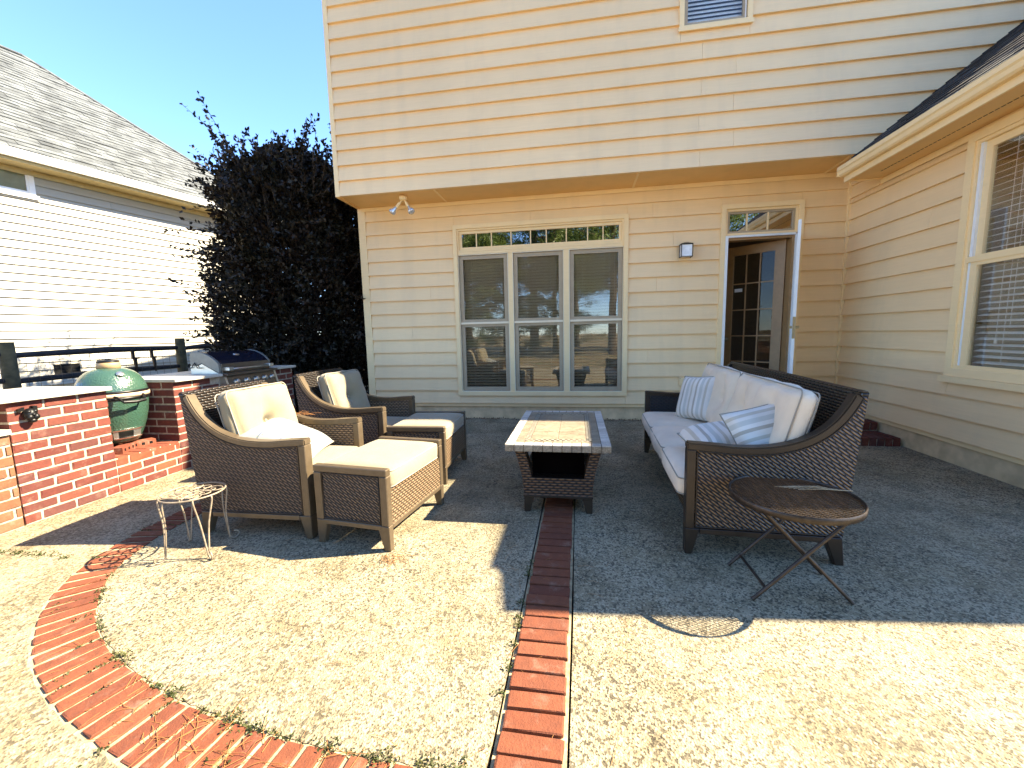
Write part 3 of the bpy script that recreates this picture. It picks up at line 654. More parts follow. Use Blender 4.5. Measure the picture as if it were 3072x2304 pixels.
wg('interior', MB().raw([(-5.2,.14,.19),(-3.22,.14,.19),(-3.22,4,.19),(-5.2,4,.19),(-5.2,.14,3.05),(-3.22,.14,3.05),(-3.22,4,3.05),(-5.2,4,3.05)], [(0,1,2,3),(4,7,6,5),(2,6,7,3),(1,5,6,2),(0,3,7,4)]), M_ROOM)

# steps in the corner behind the sofa
steps = thing('brick_steps', (2.8, 5.6, 0), 0, 'low dark red brick steps in the corner behind the sofa', 'steps')
add('step_core', MB().box((1.95, 5.12, 0), (3.535, 6.36, 0.075)).box((1.95, 5.50, 0.075), (3.535, 6.36, 0.175)).mesh('step_core', M_MORTAR), steps, I4)
x = 1.99
while x < 3.52:
    brick(steps, 'w', (x, 5.21, 0.045), (0.068, 0.21, 0.094)); brick(steps, 'w', (x, 5.40, 0.048), (0.068, 0.16, 0.084))
    brick(steps, 'w', (x, 5.58, 0.145), (0.068, 0.19, 0.094)); x += 0.079
# wall fittings
fl = thing('flood_light', (-2.51, 5.93, 3.34), 0, 'twin-bulb floodlight under the overhang at the left corner', 'light fixture')
WF = WM[fl]
add('base', MB().lathe([(0,0.008),(.055,.008),(.056,-.03),(.045,-.05),(0,-.055)], n=20).mesh('base', M_TRIM), fl)
for sx, dz, dy in ((-1, 0, -.02), (1, .01, -.06)):
    d = Vector((sx*0.62 if sx < 0 else .42, dy*3, -0.62)).normalized(); p0 = Vector((sx*.02, 0, -.05))
    q = d.to_track_quat('Z', 'Y').to_matrix().to_4x4()
    b = add('lamp_holder', MB().tube([p0, p0+d*.045], .009, 8).tube([p0+d*.045, p0+d*.125], .021, 12).mesh('lamp_holder', M_TRIM), fl)
    add('bulb', MB().lathe([(0,0),(.018,.0),(.02,.025),(.028,.05),(.048,.085),(.050,.10),(.044,.112),(.02,.122),(0,.124)], n=20).mesh('bulb', simple('bulb_reflector', (.62,.62,.62), .22, .5, bump=0)), b, WF @ Matrix.Translation(p0+d*.12) @ q)
ln = thing('wall_lantern', (1.475, 6.355, 2.44), 0, 'small black cube wall lantern with frosted panes beside the door', 'light fixture')
add('backplate', MB().box((-.05, -.012, -.07), (.05, .0, .07)).mesh('backplate', M_BLACK), ln)
add('lantern_frame', ring(MB(), -.078, .078, -.09, .085, .008, -.145, -.135).box((-.078,-.145,-.09),(-.07,-.012,-.082)).box((.07,-.145,-.09),(.078,-.012,-.082)).box((-.078,-.145,.077),(-.07,-.012,.085)).box((.07,-.145,.077),(.078,-.012,.085)).box((-.078,-.02,-.09),(-.07,-.012,.085)).box((.07,-.02,-.09),(.078,-.012,.085)).raw([(-.085,-.15,.086),(.085,-.15,.086),(.085,-.01,.086),(-.085,-.01,.086),(-.02,-.09,.112),(.02,-.09,.112),(.02,-.06,.112),(-.02,-.06,.112)], [(0,3,2,1),(4,5,6,7),(0,1,5,4),(1,2,6,5),(2,3,7,6),(3,0,4,7)]).mesh('lantern_frame', M_BLACK), ln)
add('frosted_glass', MB().box((-.068,-.132,-.08),(.068,-.02,.075)).mesh('frosted_glass', simple('frosted_white_glass', (.88,.88,.88), .3, bump=0)), ln)
ob = thing('outlet_cover', (1.495, 6.36, 0.585), 0, 'beige weatherproof outlet cover on the wall above the sofa arm', 'outlet')
add('cover', MB().box((-.045,-.05,-.06),(.045,.0,.06)).mesh('cover', M_TRIM, bevel=.008), ob)
add('base', MB().box((-.055,-.012,-.07),(.055,.003,.07)).mesh('base', M_SIDING), ob)

# ------------------------------------------------------------------ neighbor house
ND = Vector((.235, .972, 0)).normalized(); NNm = Vector((ND.y, -ND.x, 0))
MN = Matrix(((ND.x, -NNm.x, 0, -10.0), (ND.y, -NNm.y, 0, 6.17), (0, 0, 1, 0), (0, 0, 0, 1)))
nb = add('neighbor_house', None, None, MN, 'neighboring cream house with grey hipped shingle roof', 'house')
NWIN = (-0.95, 0.345, 4.01, 4.60)
nw = add('sunlit_wall', core(-3.5, 4.95, -.1, 4.62, [], .004, .15).box((4.80, .15, -.1), (4.95, 7, 4.62)).mesh('sunlit_wall', M_NSID), nb, MN)
siding(nw, MN, -2.2, 4.85, levels(0.565, 4.55, 0.1475), [(NWIN[0]+.02, NWIN[1]-.02, NWIN[2]+.02, NWIN[3]), (.22, .60, .745, .95)], M_NSID, 2.7, 0.029, seed=8)
add('corner_board', MB().box((4.85, -.024, .5), (4.96, .004, 4.55)).mesh('corner_board', M_NTRIM), nb, MN)
add('foundation', MB().box((-3.4, .001, -.1), (4.9, .02, .56)).mesh('foundation', M_FOUND), nb, MN)
add('crawl_vent', MB().box((.22, -.006, .745), (.60, .0035, .95)).mesh('crawl_vent', M_BLACK), nb, MN)
nwin = add('eave_window', casing(NWIN[0], NWIN[1], NWIN[2], NWIN[3], .075, -.002, .035).mesh('eave_window', M_NTRIM), nb, MN, label='small white window under the eave with sage curtains')
add('sill', MB().box((NWIN[0]-.02, -.06, NWIN[2]-.025), (NWIN[1]+.03, -.0385, NWIN[2]+.04)).mesh('sill', M_NTRIM), nwin, MN)
add('sash', ring(MB(), NWIN[0]+.075, NWIN[1]-.075, NWIN[2]+.075, NWIN[3]-.07, .03, -.025, .002).mesh('sash', M_NTRIM), nwin, MN)
add('glass_pane', MB().box((NWIN[0]+.1, -.016, NWIN[2]+.1), (NWIN[1]-.1, -.013, NWIN[3]-.09)).mesh('glass_pane', glass_mat('neighbor_glass', (.8,.82,.8), .8)), nwin, MN)
mb = MB(); cp = []
for i in range(61):
    t = i/60; cp.append((NWIN[0]+.1+t*1.08, -.008+.004*sin(t*55), 0))
mb.raw([(p[0], p[1], NWIN[2]+.1) for p in cp]+[(p[0], p[1], NWIN[3]-.09) for p in cp], [(i, i+1, 62+i, 61+i) for i in range(60)], 0, True)
add('curtain', mb.mesh('curtain', M_CURT), nwin, MN)
EZ, EO = 4.63, 0.45
add('soffit', MB().box((-3.4, -EO+.02, 4.50), (5.40, .004, 4.515)).mesh('soffit', M_NSOF), nb, MN)
add('frieze_board', MB().box((-3.4, -.04, 4.40), (4.9, -.0185, 4.495)).mesh('frieze_board', M_NSOF), nb, MN)
add('fascia', MB().box((-3.4, -EO, 4.48), (5.42, -EO+.02, 4.64)).mesh('fascia', M_NSOF), nb, MN)
gp2 = [(-EO-.002, 4.53), (-EO-.07, 4.53), (-EO-.085, 4.56), (-EO-.11, 4.60), (-EO-.12, 4.66), (-EO-.11, 4.66), (-EO-.10, 4.61), (-EO-.07, 4.57), (-EO-.012, 4.56), (-EO-.012, 4.66), (-EO-.002, 4.66)]
add('gutter', MB().prism(gp2, -3.4, 5.45, 0).mesh('gutter', M_NTRIM), nb, MN)
PN = 0.90; C0 = 5.40
RL = 3.77
v_ = [(-6, -EO, EZ), (C0, -EO, EZ), (C0-RL, -EO+RL, EZ+PN*RL), (-6, -EO+RL, EZ+PN*RL), (C0, -EO+2*RL, EZ), (-6, -EO+2*RL, EZ), (-6, -EO, 4.52), (C0, -EO, 4.52), (C0, -EO+2*RL, 4.52), (-6, -EO+2*RL, 4.52)]
nroof = add('roof', MB().raw(v_, [(0,1,2,3),(1,4,2),(4,5,3,2),(0,3,5,9,6),(0,6,7,1),(1,7,8,4),(4,8,9,5),(6,9,8,7)]).mesh('roof', M_SHING), nb, MN)
sn = sqrt(1+PN*PN); Vn = (MN.to_3x3() @ Vector((0, 1/sn, PN/sn)))
Or = MN @ Vector((0, -EO-.02, EZ)); 
shingles(nroof, Or, ND, Vn, int(RL*sn/0.143), 0.143, 0.30, lambda v: (-1.0+v*0.05, C0-v/sn), M_SHING, 300, 0.010, seed=9)
add('ridge_cap', MB().tube([MN.inverted() @ (MN @ Vector((C0+.02-RL*t, -EO-.02+RL*t, EZ+.015+PN*RL*t))) for t in (0, .5, 1)]+[Vector((-5, -EO+RL, EZ+PN*RL+.02))], .035, 6).mesh('ridge_cap', M_SHING), nroof, MN)

# ------------------------------------------------------------------ fence
fence = thing('fence', (-7.2, 5.0, -.07), 0, 'dark post and rail fence with wire mesh behind the brick counter', 'fence')
for yy, zt in ((1.85, 1.38), (4.17, 1.38), (6.506, 1.395)):
    add('post', MB().tube([(-7.2, yy, -.1), (-7.2+.01, yy, zt)], [.085, .075], 12).mesh('post', M_WOODPOST), fence, I4)
for xx in (-5.6, -3.62): add('post', MB().tube([(xx, 7.5, -.1), (xx, 7.5, .98)], .07, 10).mesh('post', M_WOODPOST), fence, I4)
add('post', MB().tube([(-7.2, 7.5, -.1), (-7.2, 7.5, 1.3)], .07, 10).mesh('post', M_WOODPOST), fence, I4)
for zr in (0.42, 0.89, 1.225):
    for ya, yb in ((1.85, 4.17), (4.17, 6.506), (6.506, 7.5)):
        add('rail', MB().tube([(-7.2, ya, zr-.02), (-7.2, (ya+yb)/2, zr+.01), (-7.2, yb, zr)], [.035, .05, .035], 7).mesh('rail', M_RAIL), fence, I4)
for zr in (0.455, 0.82):
    for xa, xb in ((-7.2, -5.6), (-5.6, -3.62)):
        add('rail', MB().box((xa, 7.47, zr-.06), (xb, 7.51, zr+.06)).mesh('rail', M_RAIL), fence, I4)
mb = MB()
for i in range(48): yy = 1.9+i*.12; mb.box((-7.13, yy, .0), (-7.127, yy+.003, 1.2))
for i in range(24): mb.box((-7.1305, 1.85, .02+i*.05), (-7.1275, 7.5, .0225+i*.05))
for i in range(30): xx = -7.1+i*.12; mb.box((xx, 7.45, .0), (xx+.003, 7.453, .82))
for i in range(16): mb.box((-7.1, 7.45, .02+i*.05), (-3.6, 7.4525, .0225+i*.05))
add('wire_mesh', mb.mesh('wire_mesh', M_WIRE), fence, I4, kind='stuff')
for i, yy in enumerate((5.62, 5.92)):
    hk = thing('hanging_hook', (-7.12, yy, 1.2), 0, ('left' if i == 0 else 'right')+' one of two rusty iron brackets hanging on the top fence rail', 'bracket')
    add('hook_arm', MB().box((-.02,-.02,-.10),(.01,.02,.03)).box((-.02,-.02,-.13),(.01,.09 if i == 0 else -.02+.09,-.10)).hexa([(-.01,.03,-.36),(0,.035,-.36),(0,.045,-.36),(-.01,.04,-.36),(-.02,.0,-.13),(.01,.0,-.13),(.01,.05,-.13),(-.02,.05,-.13)]).mesh('hook_arm', M_STBR), hk)

# ------------------------------------------------------------------ outdoor kitchen
XC = -4.09; RH = 0.0778
kit = thing('brick_counter', (-4.45, 3.8, 0), 0, 'red brick outdoor kitchen counter with pale stone top', 'counter')
def wall_bricks(parent, k, O, U, L, rows, z0=0.0, off=0, depth=.10, skip=None, k2=None):
    ang = atan2(U.y, U.x); P, Lb = 0.2217, 0.205; nn_ = Vector((-U.y, U.x, 0))
    for r_ in range(rows):
        u = -P*(0.0 if (r_+off) % 2 else 0.5)+0.004
        z = z0+r_*RH+RH/2+.001
        while u < L-.02:
            a0, a1 = max(0.002, u), min(L-.002, u+Lb)
            if a1-a0 > .025 and not (skip and skip((a0+a1)/2, z)):
                c = O+U*((a0+a1)/2)+nn_*(depth/2)+Vector((0, 0, z))
                kk = k2(r_, (a0+a1)/2) if k2 else k
                brick(parent, kk, c+nn_*rnd.uniform(-.0015, .0015), (a1-a0, depth, RH-.0175), ang)
            u += P
Y1 = Vector((0, 1, 0))
# cores (mortar) set 7 mm behind the brick faces
mi_ = .007
add('mortar_core', MB().box((-4.80, 2.322, 0), (XC-mi_, 2.962, .93)).box((-4.80, 2.962, 0), (XC-mi_, 3.578, .312)).box((-4.80, 3.578, 0), (XC-mi_, 4.13, .93)).box((-4.80, 4.13, 0), (XC-mi_, 4.95, .74)).box((-4.80, 4.95, 0), (XC-mi_, 5.35, .93)).box((-4.80, 2.962, .312), (-4.72, 3.578, .93)).mesh('mortar_core', M_MORTAR), kit, I4)
wall_bricks(kit, 'w', Vector((XC, 2.315, 0)), Y1, 0.655, 12)
wall_bricks(kit, 's', Vector((XC, 2.97, 0)), Y1, 0.60, 4, off=1, k2=lambda r_, u: 's' if r_ == 3 else ('w' if rnd.random() < .75 else 's'))
wall_bricks(kit, 'w', Vector((XC, 3.57, 0)), Y1, 1.79, 12, off=0, skip=lambda u, z: .50 < u < 1.42 and z > .74)
# inner side faces of the bay and shelf paving
wall_bricks(kit, 'w', Vector((-4.79, 3.572, .312)), Vector((1, 0, 0)), 0.69, 8, off=1)
wall_bricks(kit, 'w', Vector((-4.72, 2.975, .312)), Y1, .59, 8, off=1)
yy = 2.985
while yy < 3.56:
    for xx in (-4.20, -4.425, -4.64): brick(kit, 's', (xx, yy+.045, .303), (.212, .088, .03), 0)
    yy += .0975
# counter tops
add('countertop', MB().box((-4.90, 2.05, .931), (-4.045, 2.985, .966)).mesh('countertop', M_SLAB, bevel=.004), kit, I4)
add('countertop', MB().prism([(-4.90, 3.555), (-4.04, 3.555), (-4.04, 4.13), (-4.50, 4.13), (-4.50, 4.95), (-4.04, 4.95), (-4.04, 5.38), (-4.90, 5.38)], .931, .963, 2).mesh('countertop', M_SLAB, bevel=.004), kit, I4)
add('slab_support', MB().box((-4.85, 2.33, .9265), (-4.10, 2.96, .9305)).mesh('slab_support', M_DKSTEEL), kit, I4)
# lower tan brick wall at the left
lowall = thing('brick_wall', (-4.3, 1.5, 0), 0, 'low tan brick wall with pale cap at the far left edge', 'wall')
add('mortar_core', MB().box((-4.45, .6, 0), (XC-mi_+.01, 2.303, .70)).box((-4.80, .6, .70), (-4.40, 2.303, .93)).mesh('mortar_core', M_MORTAR), lowall, I4)
wall_bricks(lowall, 'o', Vector((XC+.012, 1.05, 0)), Y1, 1.255, 9, off=1)
wall_bricks(lowall, 'o', Vector((-4.395, 1.05, .72)), Y1, 1.255, 2, off=0)
add('cap', MB().box((-4.40, .6, .702), (-4.055, 2.306, .74)).mesh('cap', M_SLAB, bevel=.003), lowall, I4)

# ---- kamado grill
eg = thing('kamado_grill', (-4.44, 3.27, .395), 0, 'green ceramic egg-shaped grill in the brick bay', 'grill')
R0 = .262
base = [(0,.0),(.15,.0),(.165,.02),(.195,.09),(.225,.18),(.247,.28),(.258,.37),(R0,.43),(R0,.452),(.235,.455)]
add('base', MB().lathe(base, n=48).mesh('base', M_EGG), eg)
lid = [(R0,.468),(R0+.002,.485),(.256,.535),(.240,.585),(.212,.635),(.172,.675),(.125,.700),(.08,.712),(.078,.712)]
lidp = add('lid', MB().lathe(lid, n=48).mesh('lid', M_EGG), eg)
add('felt_gasket', MB().lathe([(R0-.01,.452),(R0+.003,.453),(R0+.003,.468),(R0-.01,.469)], n=48).mesh('felt_gasket', simple('pale_gasket', (.45,.38,.28), .9)), eg)
add('band', MB().lathe([(R0+.002,.415),(R0+.007,.416),(R0+.007,.440),(R0+.002,.441)], n=48).lathe([(R0+.003,.478),(R0+.008,.479),(R0+.007,.500),(R0+.001,.501)], n=48).mesh('band', M_BLACK), eg)
add('chimney_cap', MB().lathe([(.0,.70),(.088,.70),(.088,.755),(.080,.765),(.0,.765)], n=24).mesh('chimney_cap', M_CERAM), lidp, WM[eg])
add('vent_top', MB().lathe([(.0,.765),(.083,.766),(.086,.776),(.07,.785),(.03,.788),(0,.788)], n=24).box((-.10,-.02,.772),(-.07,.02,.79)).box((-.015,-.015,.785),(.015,.015,.80)).mesh('vent_top', M_BLACK), lidp, WM[eg])
fa = atan2(-3.27+.8, 4.44-.3)   # bay front faces the patio
def polar(r, a, z): return Vector((r*cos(a), r*sin(a), z))
th = -0.18
add('thermometer', MB().lathe([(0,.016),(.026,.014),(.030,.008),(.030,0)], n=20).mesh('thermometer', M_STEEL), lidp, WM[eg] @ Matrix.Translation(polar(.200, th-.1, .655)) @ (polar(1, th-.1, 1.3)).to_track_quat('Z', 'Y').to_matrix().to_4x4())
hp = [polar(R0+.012, th-.42, .455), polar(R0+.035, th-.36, .447), polar(R0+.075, th-.26, .405), polar(R0+.085, th, .398), polar(R0+.075, th+.26, .405), polar(R0+.035, th+.36, .447), polar(R0+.012, th+.42, .455)]
add('handle', MB().tube(hp[:3], .009, 6).tube(hp[2:5], .015, 8).tube(hp[4:], .009, 6).mesh('handle', M_BLACK), eg)
add('hinge_band', MB().lathe([(R0+.008,.442),(R0+.012,.443),(R0+.012,.476),(R0+.008,.477)], n=48).mesh('hinge_band', M_WOODH), eg)
mb = MB()
def door_plate(mb, a0, a1, z0, z1, r0_, t, mi=0, n=8):
    for i in range(n):
        b0, b1 = a0+(a1-a0)*i/n, a0+(a1-a0)*(i+1)/n
        mb.hexa([polar(r0_, b0, z0), polar(r0_+t, b0, z0), polar(r0_+t, b1, z0), polar(r0_, b1, z0), polar(r0_+.01, b0, z1), polar(r0_+t+.01, b0, z1), polar(r0_+t+.01, b1, z1), polar(r0_+.01, b1, z1)], mi)
    return mb
add('draft_door', door_plate(door_plate(door_plate(MB(), th-.62, th+.55, .040, .052, .186, .008), th-.62, th+.55, .118, .13, .204, .008), th+.12, th+.5, .052, .118, .190, .006).mesh('draft_door', M_STEEL), eg)
add('draft_opening', door_plate(MB(), th-.42, th+.14, .052, .118, .186, .006).mesh('draft_opening', M_BLACK), eg)
door = add('draft_plate', door_plate(MB(), th-.62, th-.44, .052, .118, .190, .008, n=3).mesh('draft_plate', M_STEEL), eg)
# loose cored bricks under the grill
def cored(loc, rz_, label, flat=False):
    b = thing('cored_brick', loc, rz_, label, 'brick', 'loose cored bricks propping the green grill')
    mb = MB(); L_, D_, H_ = .205, .095, .058
    holes = [(-.062, .013), (0, .013), (.062, .013)]
    xs = [-L_/2]; 
    for hx, hr in holes: xs += [hx-hr, hx+hr]
    xs.append(L_/2)
    for i in range(len(xs)-1):
        if i % 2 == 0: mb.box((xs[i], -D_/2, 0), (xs[i+1], D_/2, H_))
        else: mb.box((xs[i], -D_/2, 0), (xs[i+1], D_/2, .016)).box((xs[i], -D_/2, .042), (xs[i+1], D_/2, H_)).box((xs[i], -D_/2+.012, .016), (xs[i+1], D_/2, .042), 1)
    add('body', mb.mesh('body', M_SHELF, M_BLACK), b)
cored((-4.27, 3.17, .3185), radians(-64), 'loose orange cored brick nearest the patio under the green grill')
cored((-4.30, 3.36, .3185), radians(-110), 'loose orange cored brick at the right rear under the green grill')
cored((-4.45, 3.05, .3185), radians(-20), 'loose orange cored brick at the left rear under the green grill')
# bulldog-head bottle opener
dog = thing('dog_head_opener', (-4.085, 2.427, .83), 0, 'black cast iron bulldog head mounted on the red brick', 'ornament')
mb = MB()
def blob(mb, c, r, n=10, m_=7, mi=0):
    prof = [(max(1e-4, sin(pi*i/m_)), cos(pi*i/m_)) for i in range(m_+1)]
    vs = [(c[0]+r[0]*p*cos(2*pi*k/n), c[1]+r[1]*p*sin(2*pi*k/n), c[2]+r[2]*q) for p, q in prof for k in range(n)]
    fs = [(i*n+k, i*n+(k+1) % n, (i+1)*n+(k+1) % n, (i+1)*n+k) for i in range(m_) for k in range(n)]
    return mb.raw(vs, fs, mi, True)
blob(mb, (.02, 0, .0), (.04, .043, .045)); blob(mb, (.045, -.018, -.022), (.022, .022, .024)); blob(mb, (.045, .018, -.022), (.022, .022, .024)); blob(mb, (.055, 0, -.002), (.014, .014, .010)); blob(mb, (.04, 0, -.048), (.022, .026, .018)); blob(mb, (.045, -.018, .02), (.012, .016, .012)); blob(mb, (.045, .018, .02), (.012, .016, .012))
mb.hexa([(0,-.06,.02),(.02,-.06,.02),(.02,-.03,.03),(0,-.03,.03),(0,-.062,.045),(.02,-.062,.045),(.02,-.025,.055),(0,-.025,.055)]).hexa([(0,.03,.02),(.02,.03,.02),(.02,.05,.02),(0,.05,.02),(0,.02,.06),(.02,.02,.06),(.02,.048,.055),(0,.048,.055)])
add('head', mb.mesh('head', M_BLACK), dog)
# ---- gas grill
gg = thing('gas_grill', (-4.25, 4.54, .93), 0, 'built-in gas grill with black curved lid in the brick counter', 'grill')
gl = lambda nm, mb, m, b=0, par=None: add(nm, mb.mesh(nm, *(m if isinstance(m, tuple) else (m,)), bevel=b), par or gg, I4)
G0, G1 = 4.13, 4.94
prof = [(-4.09, .962), (-4.09, 1.068), (-4.13, 1.115), (-4.20, 1.165), (-4.28, 1.20), (-4.36, 1.215), (-4.43, 1.21), (-4.46, 1.17), (-4.46, .965)]
def lidcurve(mb, y0, y1, pr, mi=0): return mb.prism(pr, y0, y1, 1, mi)
for g_ in (G0+.004, G1-.010): gl('side_panel', MB().prism([(-4.10, .962), (-4.31, 1.075), (-4.36, 1.055), (-4.465, 1.055), (-4.465, .962)], g_, g_+.006), M_STEEL)
M_CAST = simple('cast_aluminum', (.20, .19, .165), .45, .5, var=.12)
for g_ in (G0, G1-.035): gl('lid_side', MB().prism([(-4.09,.965)]+prof[1:8]+[(-4.46, 1.06), (-4.365, 1.06), (-4.31, 1.082)], g_, g_+.035), M_CAST, .003)
gl('lid', MB().prism([(x-(.004 if i > 1 else 0), z-.004) for i, (x, z) in enumerate(prof)][1:], G0+.036, G1-.036), simple('black_enamel_lid', (.010, .010, .018), .12, .0, bump=0))
gl('lid_front', MB().box((-4.10, G0+.036, .964), (-4.082, G1-.036, 1.072)), M_DKSTEEL, .003)
hd_ = gl('handle', MB().tube([(-4.02, G0+.10, 1.005), (-4.02, G1-.09, 1.005)], .013, 10).box((-4.085, G0+.05, .99), (-4.0, G0+.12, 1.03)).box((-4.085, G1-.12, .99), (-4.0, G1-.05, 1.03)), M_STEEL, .004)
gl('name_badge', MB().lathe([(0,.004),(.042,.004),(.045,0)], n=20), M_STEEL, 0, gg).matrix_basis = Matrix.Translation((4.25-4.205, 0-.02, 1.168-.93)) @ Matrix.Rotation(radians(32), 4, 'Y') @ Matrix.Diagonal((.5, 1.0, 1, 1))
gl('front_rim', MB().box((-4.10, G0+.0, .935), (-3.985, G1-.0, .962)), M_DKSTEEL, .003)
gl('control_panel', MB().hexa([(-4.10, G0+.03, .76), (-3.985, G0+.03, .76), (-3.985, G1-.03, .76), (-4.10, G1-.03, .76), (-4.10, G0+.03, .935), (-4.035, G0+.03, .935), (-4.035, G1-.03, .935), (-4.10, G1-.03, .935)]), M_DKSTEEL)
gl('panel_end', MB().hexa([(-4.10, G0+.0, .76), (-3.98, G0, .76), (-3.98, G0+.028, .76), (-4.10, G0+.028, .76), (-4.10, G0, .935), (-4.03, G0, .935), (-4.03, G0+.028, .935), (-4.10, G0+.028, .935)]).hexa([(-4.10, G1-.028, .76), (-3.98, G1-.028, .76), (-3.98, G1, .76), (-4.10, G1, .76), (-4.10, G1-.028, .935), (-4.03, G1-.028, .935), (-4.03, G1, .935), (-4.10, G1, .935)]), M_STEEL)
for yk in (4.28, 4.43, 4.58, 4.72, 4.85):
    kM = Matrix.Translation((-4.012, yk, .855)) @ Matrix.Rotation(radians(74), 4, 'Y')
    add('knob', MB().lathe([(.036,0),(.036,.006),(.026,.010),(.026,.034),(.022,.038),(0,.038)], n=20).mesh('knob', M_STEEL), gg, kM)
gl('bracket_wire', MB().tube([(-4.30, 4.12, 1.03), (-4.36, 4.12, 1.03), (-4.39, 4.12, 1.09), (-4.44, 4.12, 1.03), (-4.50, 4.12, 1.035)], .006, 6), M_BLACK)

# ------------------------------------------------------------------ soft furnishings
def cushion(W, D, H, r=.035, puff=.02, side=.012, n=18, dents=(), wr=.004, seed=0, m=M_CUSH_SHADE):
    """box cushion centred in x,y with its bottom at z=0; dents (x,y,depth,sigma) pull the top down"""
    nx, ny, nz = n, n, 6; vs = {}; L_ = []; F = []
    def vid(p):
        k = tuple(round(c, 5) for c in p)
        if k not in vs: vs[k] = len(L_); L_.append(p)
        return vs[k]
    def face(fn, a, b):
        g = [[vid(fn(-1+2*i/a, -1+2*j/b)) for j in range(b+1)] for i in range(a+1)]
        for i in range(a):
            for j in range(b): F.append((g[i][j], g[i+1][j], g[i+1][j+1], g[i][j+1]))
    face(lambda u, v: (u, v, 1), nx, ny); face(lambda u, v: (v, u, -1), ny, nx)
    face(lambda u, v: (u, -1, v), nx, nz); face(lambda u, v: (-u, 1, v), nx, nz)
    face(lambda u, v: (1, u, v), ny, nz); face(lambda u, v: (-1, -u, v), ny, nz)
    out = []
    for (px, py, pz) in L_:
        h = Vector((W/2, D/2, H/2)); sgn = lambda t: (abs(t)**.8)*(1 if t >= 0 else -1)
        p = Vector((px*h.x, py*h.y, pz*h.z)); inner = Vector([max(-(h[i]-r), min(h[i]-r, p[i])) for i in range(3)])
        d = p-inner; 
        if d.length > 1e-6: p = inner+d.normalized()*r
        bulge = (1-px**4)*(1-py**4)
        p.z += pz*puff*bulge if abs(pz) > .99 else 0
        if abs(px) > .99: p.x += px*side*(1-pz*pz)*(1-py**2)
        if abs(py) > .99: p.y += py*side*(1-pz*pz)*(1-px**2)
        if pz > .99:
            for (dx, dy, dd, sg) in dents: p.z -= dd*math.exp(-((p.x-dx)**2+(p.y-dy)**2)/(2*sg*sg))
        nv = noise.noise_vector(Vector((p.x*7+seed*3.1, p.y*7, p.z*7)))
        p += nv*wr
        out.append((p.x, p.y, p.z+H/2))
    mb = MB().raw(out, F, 0, True)
    return mb.mesh('cushion', m)
def loop(W, D, z, c=.04, n=5):
    pts = []
    for sx, sy, a0 in ((1,1,0),(-1,1,pi/2),(-1,-1,pi),(1,-1,3*pi/2)):
        for k in range(n+1):
            a = a0+k/n*pi/2; pts.append((sx*(W/2-c)+c*cos(a), sy*(D/2-c)+c*sin(a), z))
    return pts
def piping(parent, M, W, D, H, m=M_PIPE, r=.0045, zs_=(0.82, 0.18)):
    for t in zs_:
        add('piping', MB().tube(loop(W-.012, D-.012, H*t), r, 5, closed=True).mesh('piping', m), parent, M)
def pillow(name, M, W, H, T, m, label, seed=0, sag=0.0, group=None):
    n = 16; th_ = lambda u, v: T/2*((1-u**4)*(1-v**4))**.55
    vs = []; F = []
    def P(u, v, s_):
        sh = 1-.07*(1-abs(u)**2)*abs(v)**3-.0; sv = 1-.07*(1-abs(v)**2)*abs(u)**3
        x, y = u*W/2*(1-.06*(1-v*v)*(abs(u)**4)), v*H/2*(1-.06*(1-u*u)*(abs(v)**4))
        z = s_*th_(u, v); nv = noise.noise_vector(Vector((x*9+seed*5, y*9, s_*2)))
        z += nv.z*.008*(1-u*u)*(1-v*v)+sag*(x*x)/(W*W)
        return (x, y, z)
    for s_ in (1, -1):
        b = len(vs)
        for i in range(n+1):
            for j in range(n+1): vs.append(P(-1+2*i/n, -1+2*j/n, s_))
        for i in range(n):
            for j in range(n):
                q = (b+i*(n+1)+j, b+(i+1)*(n+1)+j, b+(i+1)*(n+1)+j+1, b+i*(n+1)+j+1); F.append(q if s_ > 0 else q[::-1])
    t = add(name, MB().raw(vs, F, 0, True).mesh(name, m), None, M, label, 'pillow', group)
    edge = [P(-1+2*i/n, -1, 0) for i in range(n)]+[P(1, -1+2*i/n, 0) for i in range(n)]+[P(1-2*i/n, 1, 0) for i in range(n)]+[P(-1, 1-2*i/n, 0) for i in range(n)]
    add('piping', MB().tube(edge, .005, 5, closed=True).mesh('piping', M_PIPE), t, M)
    return t

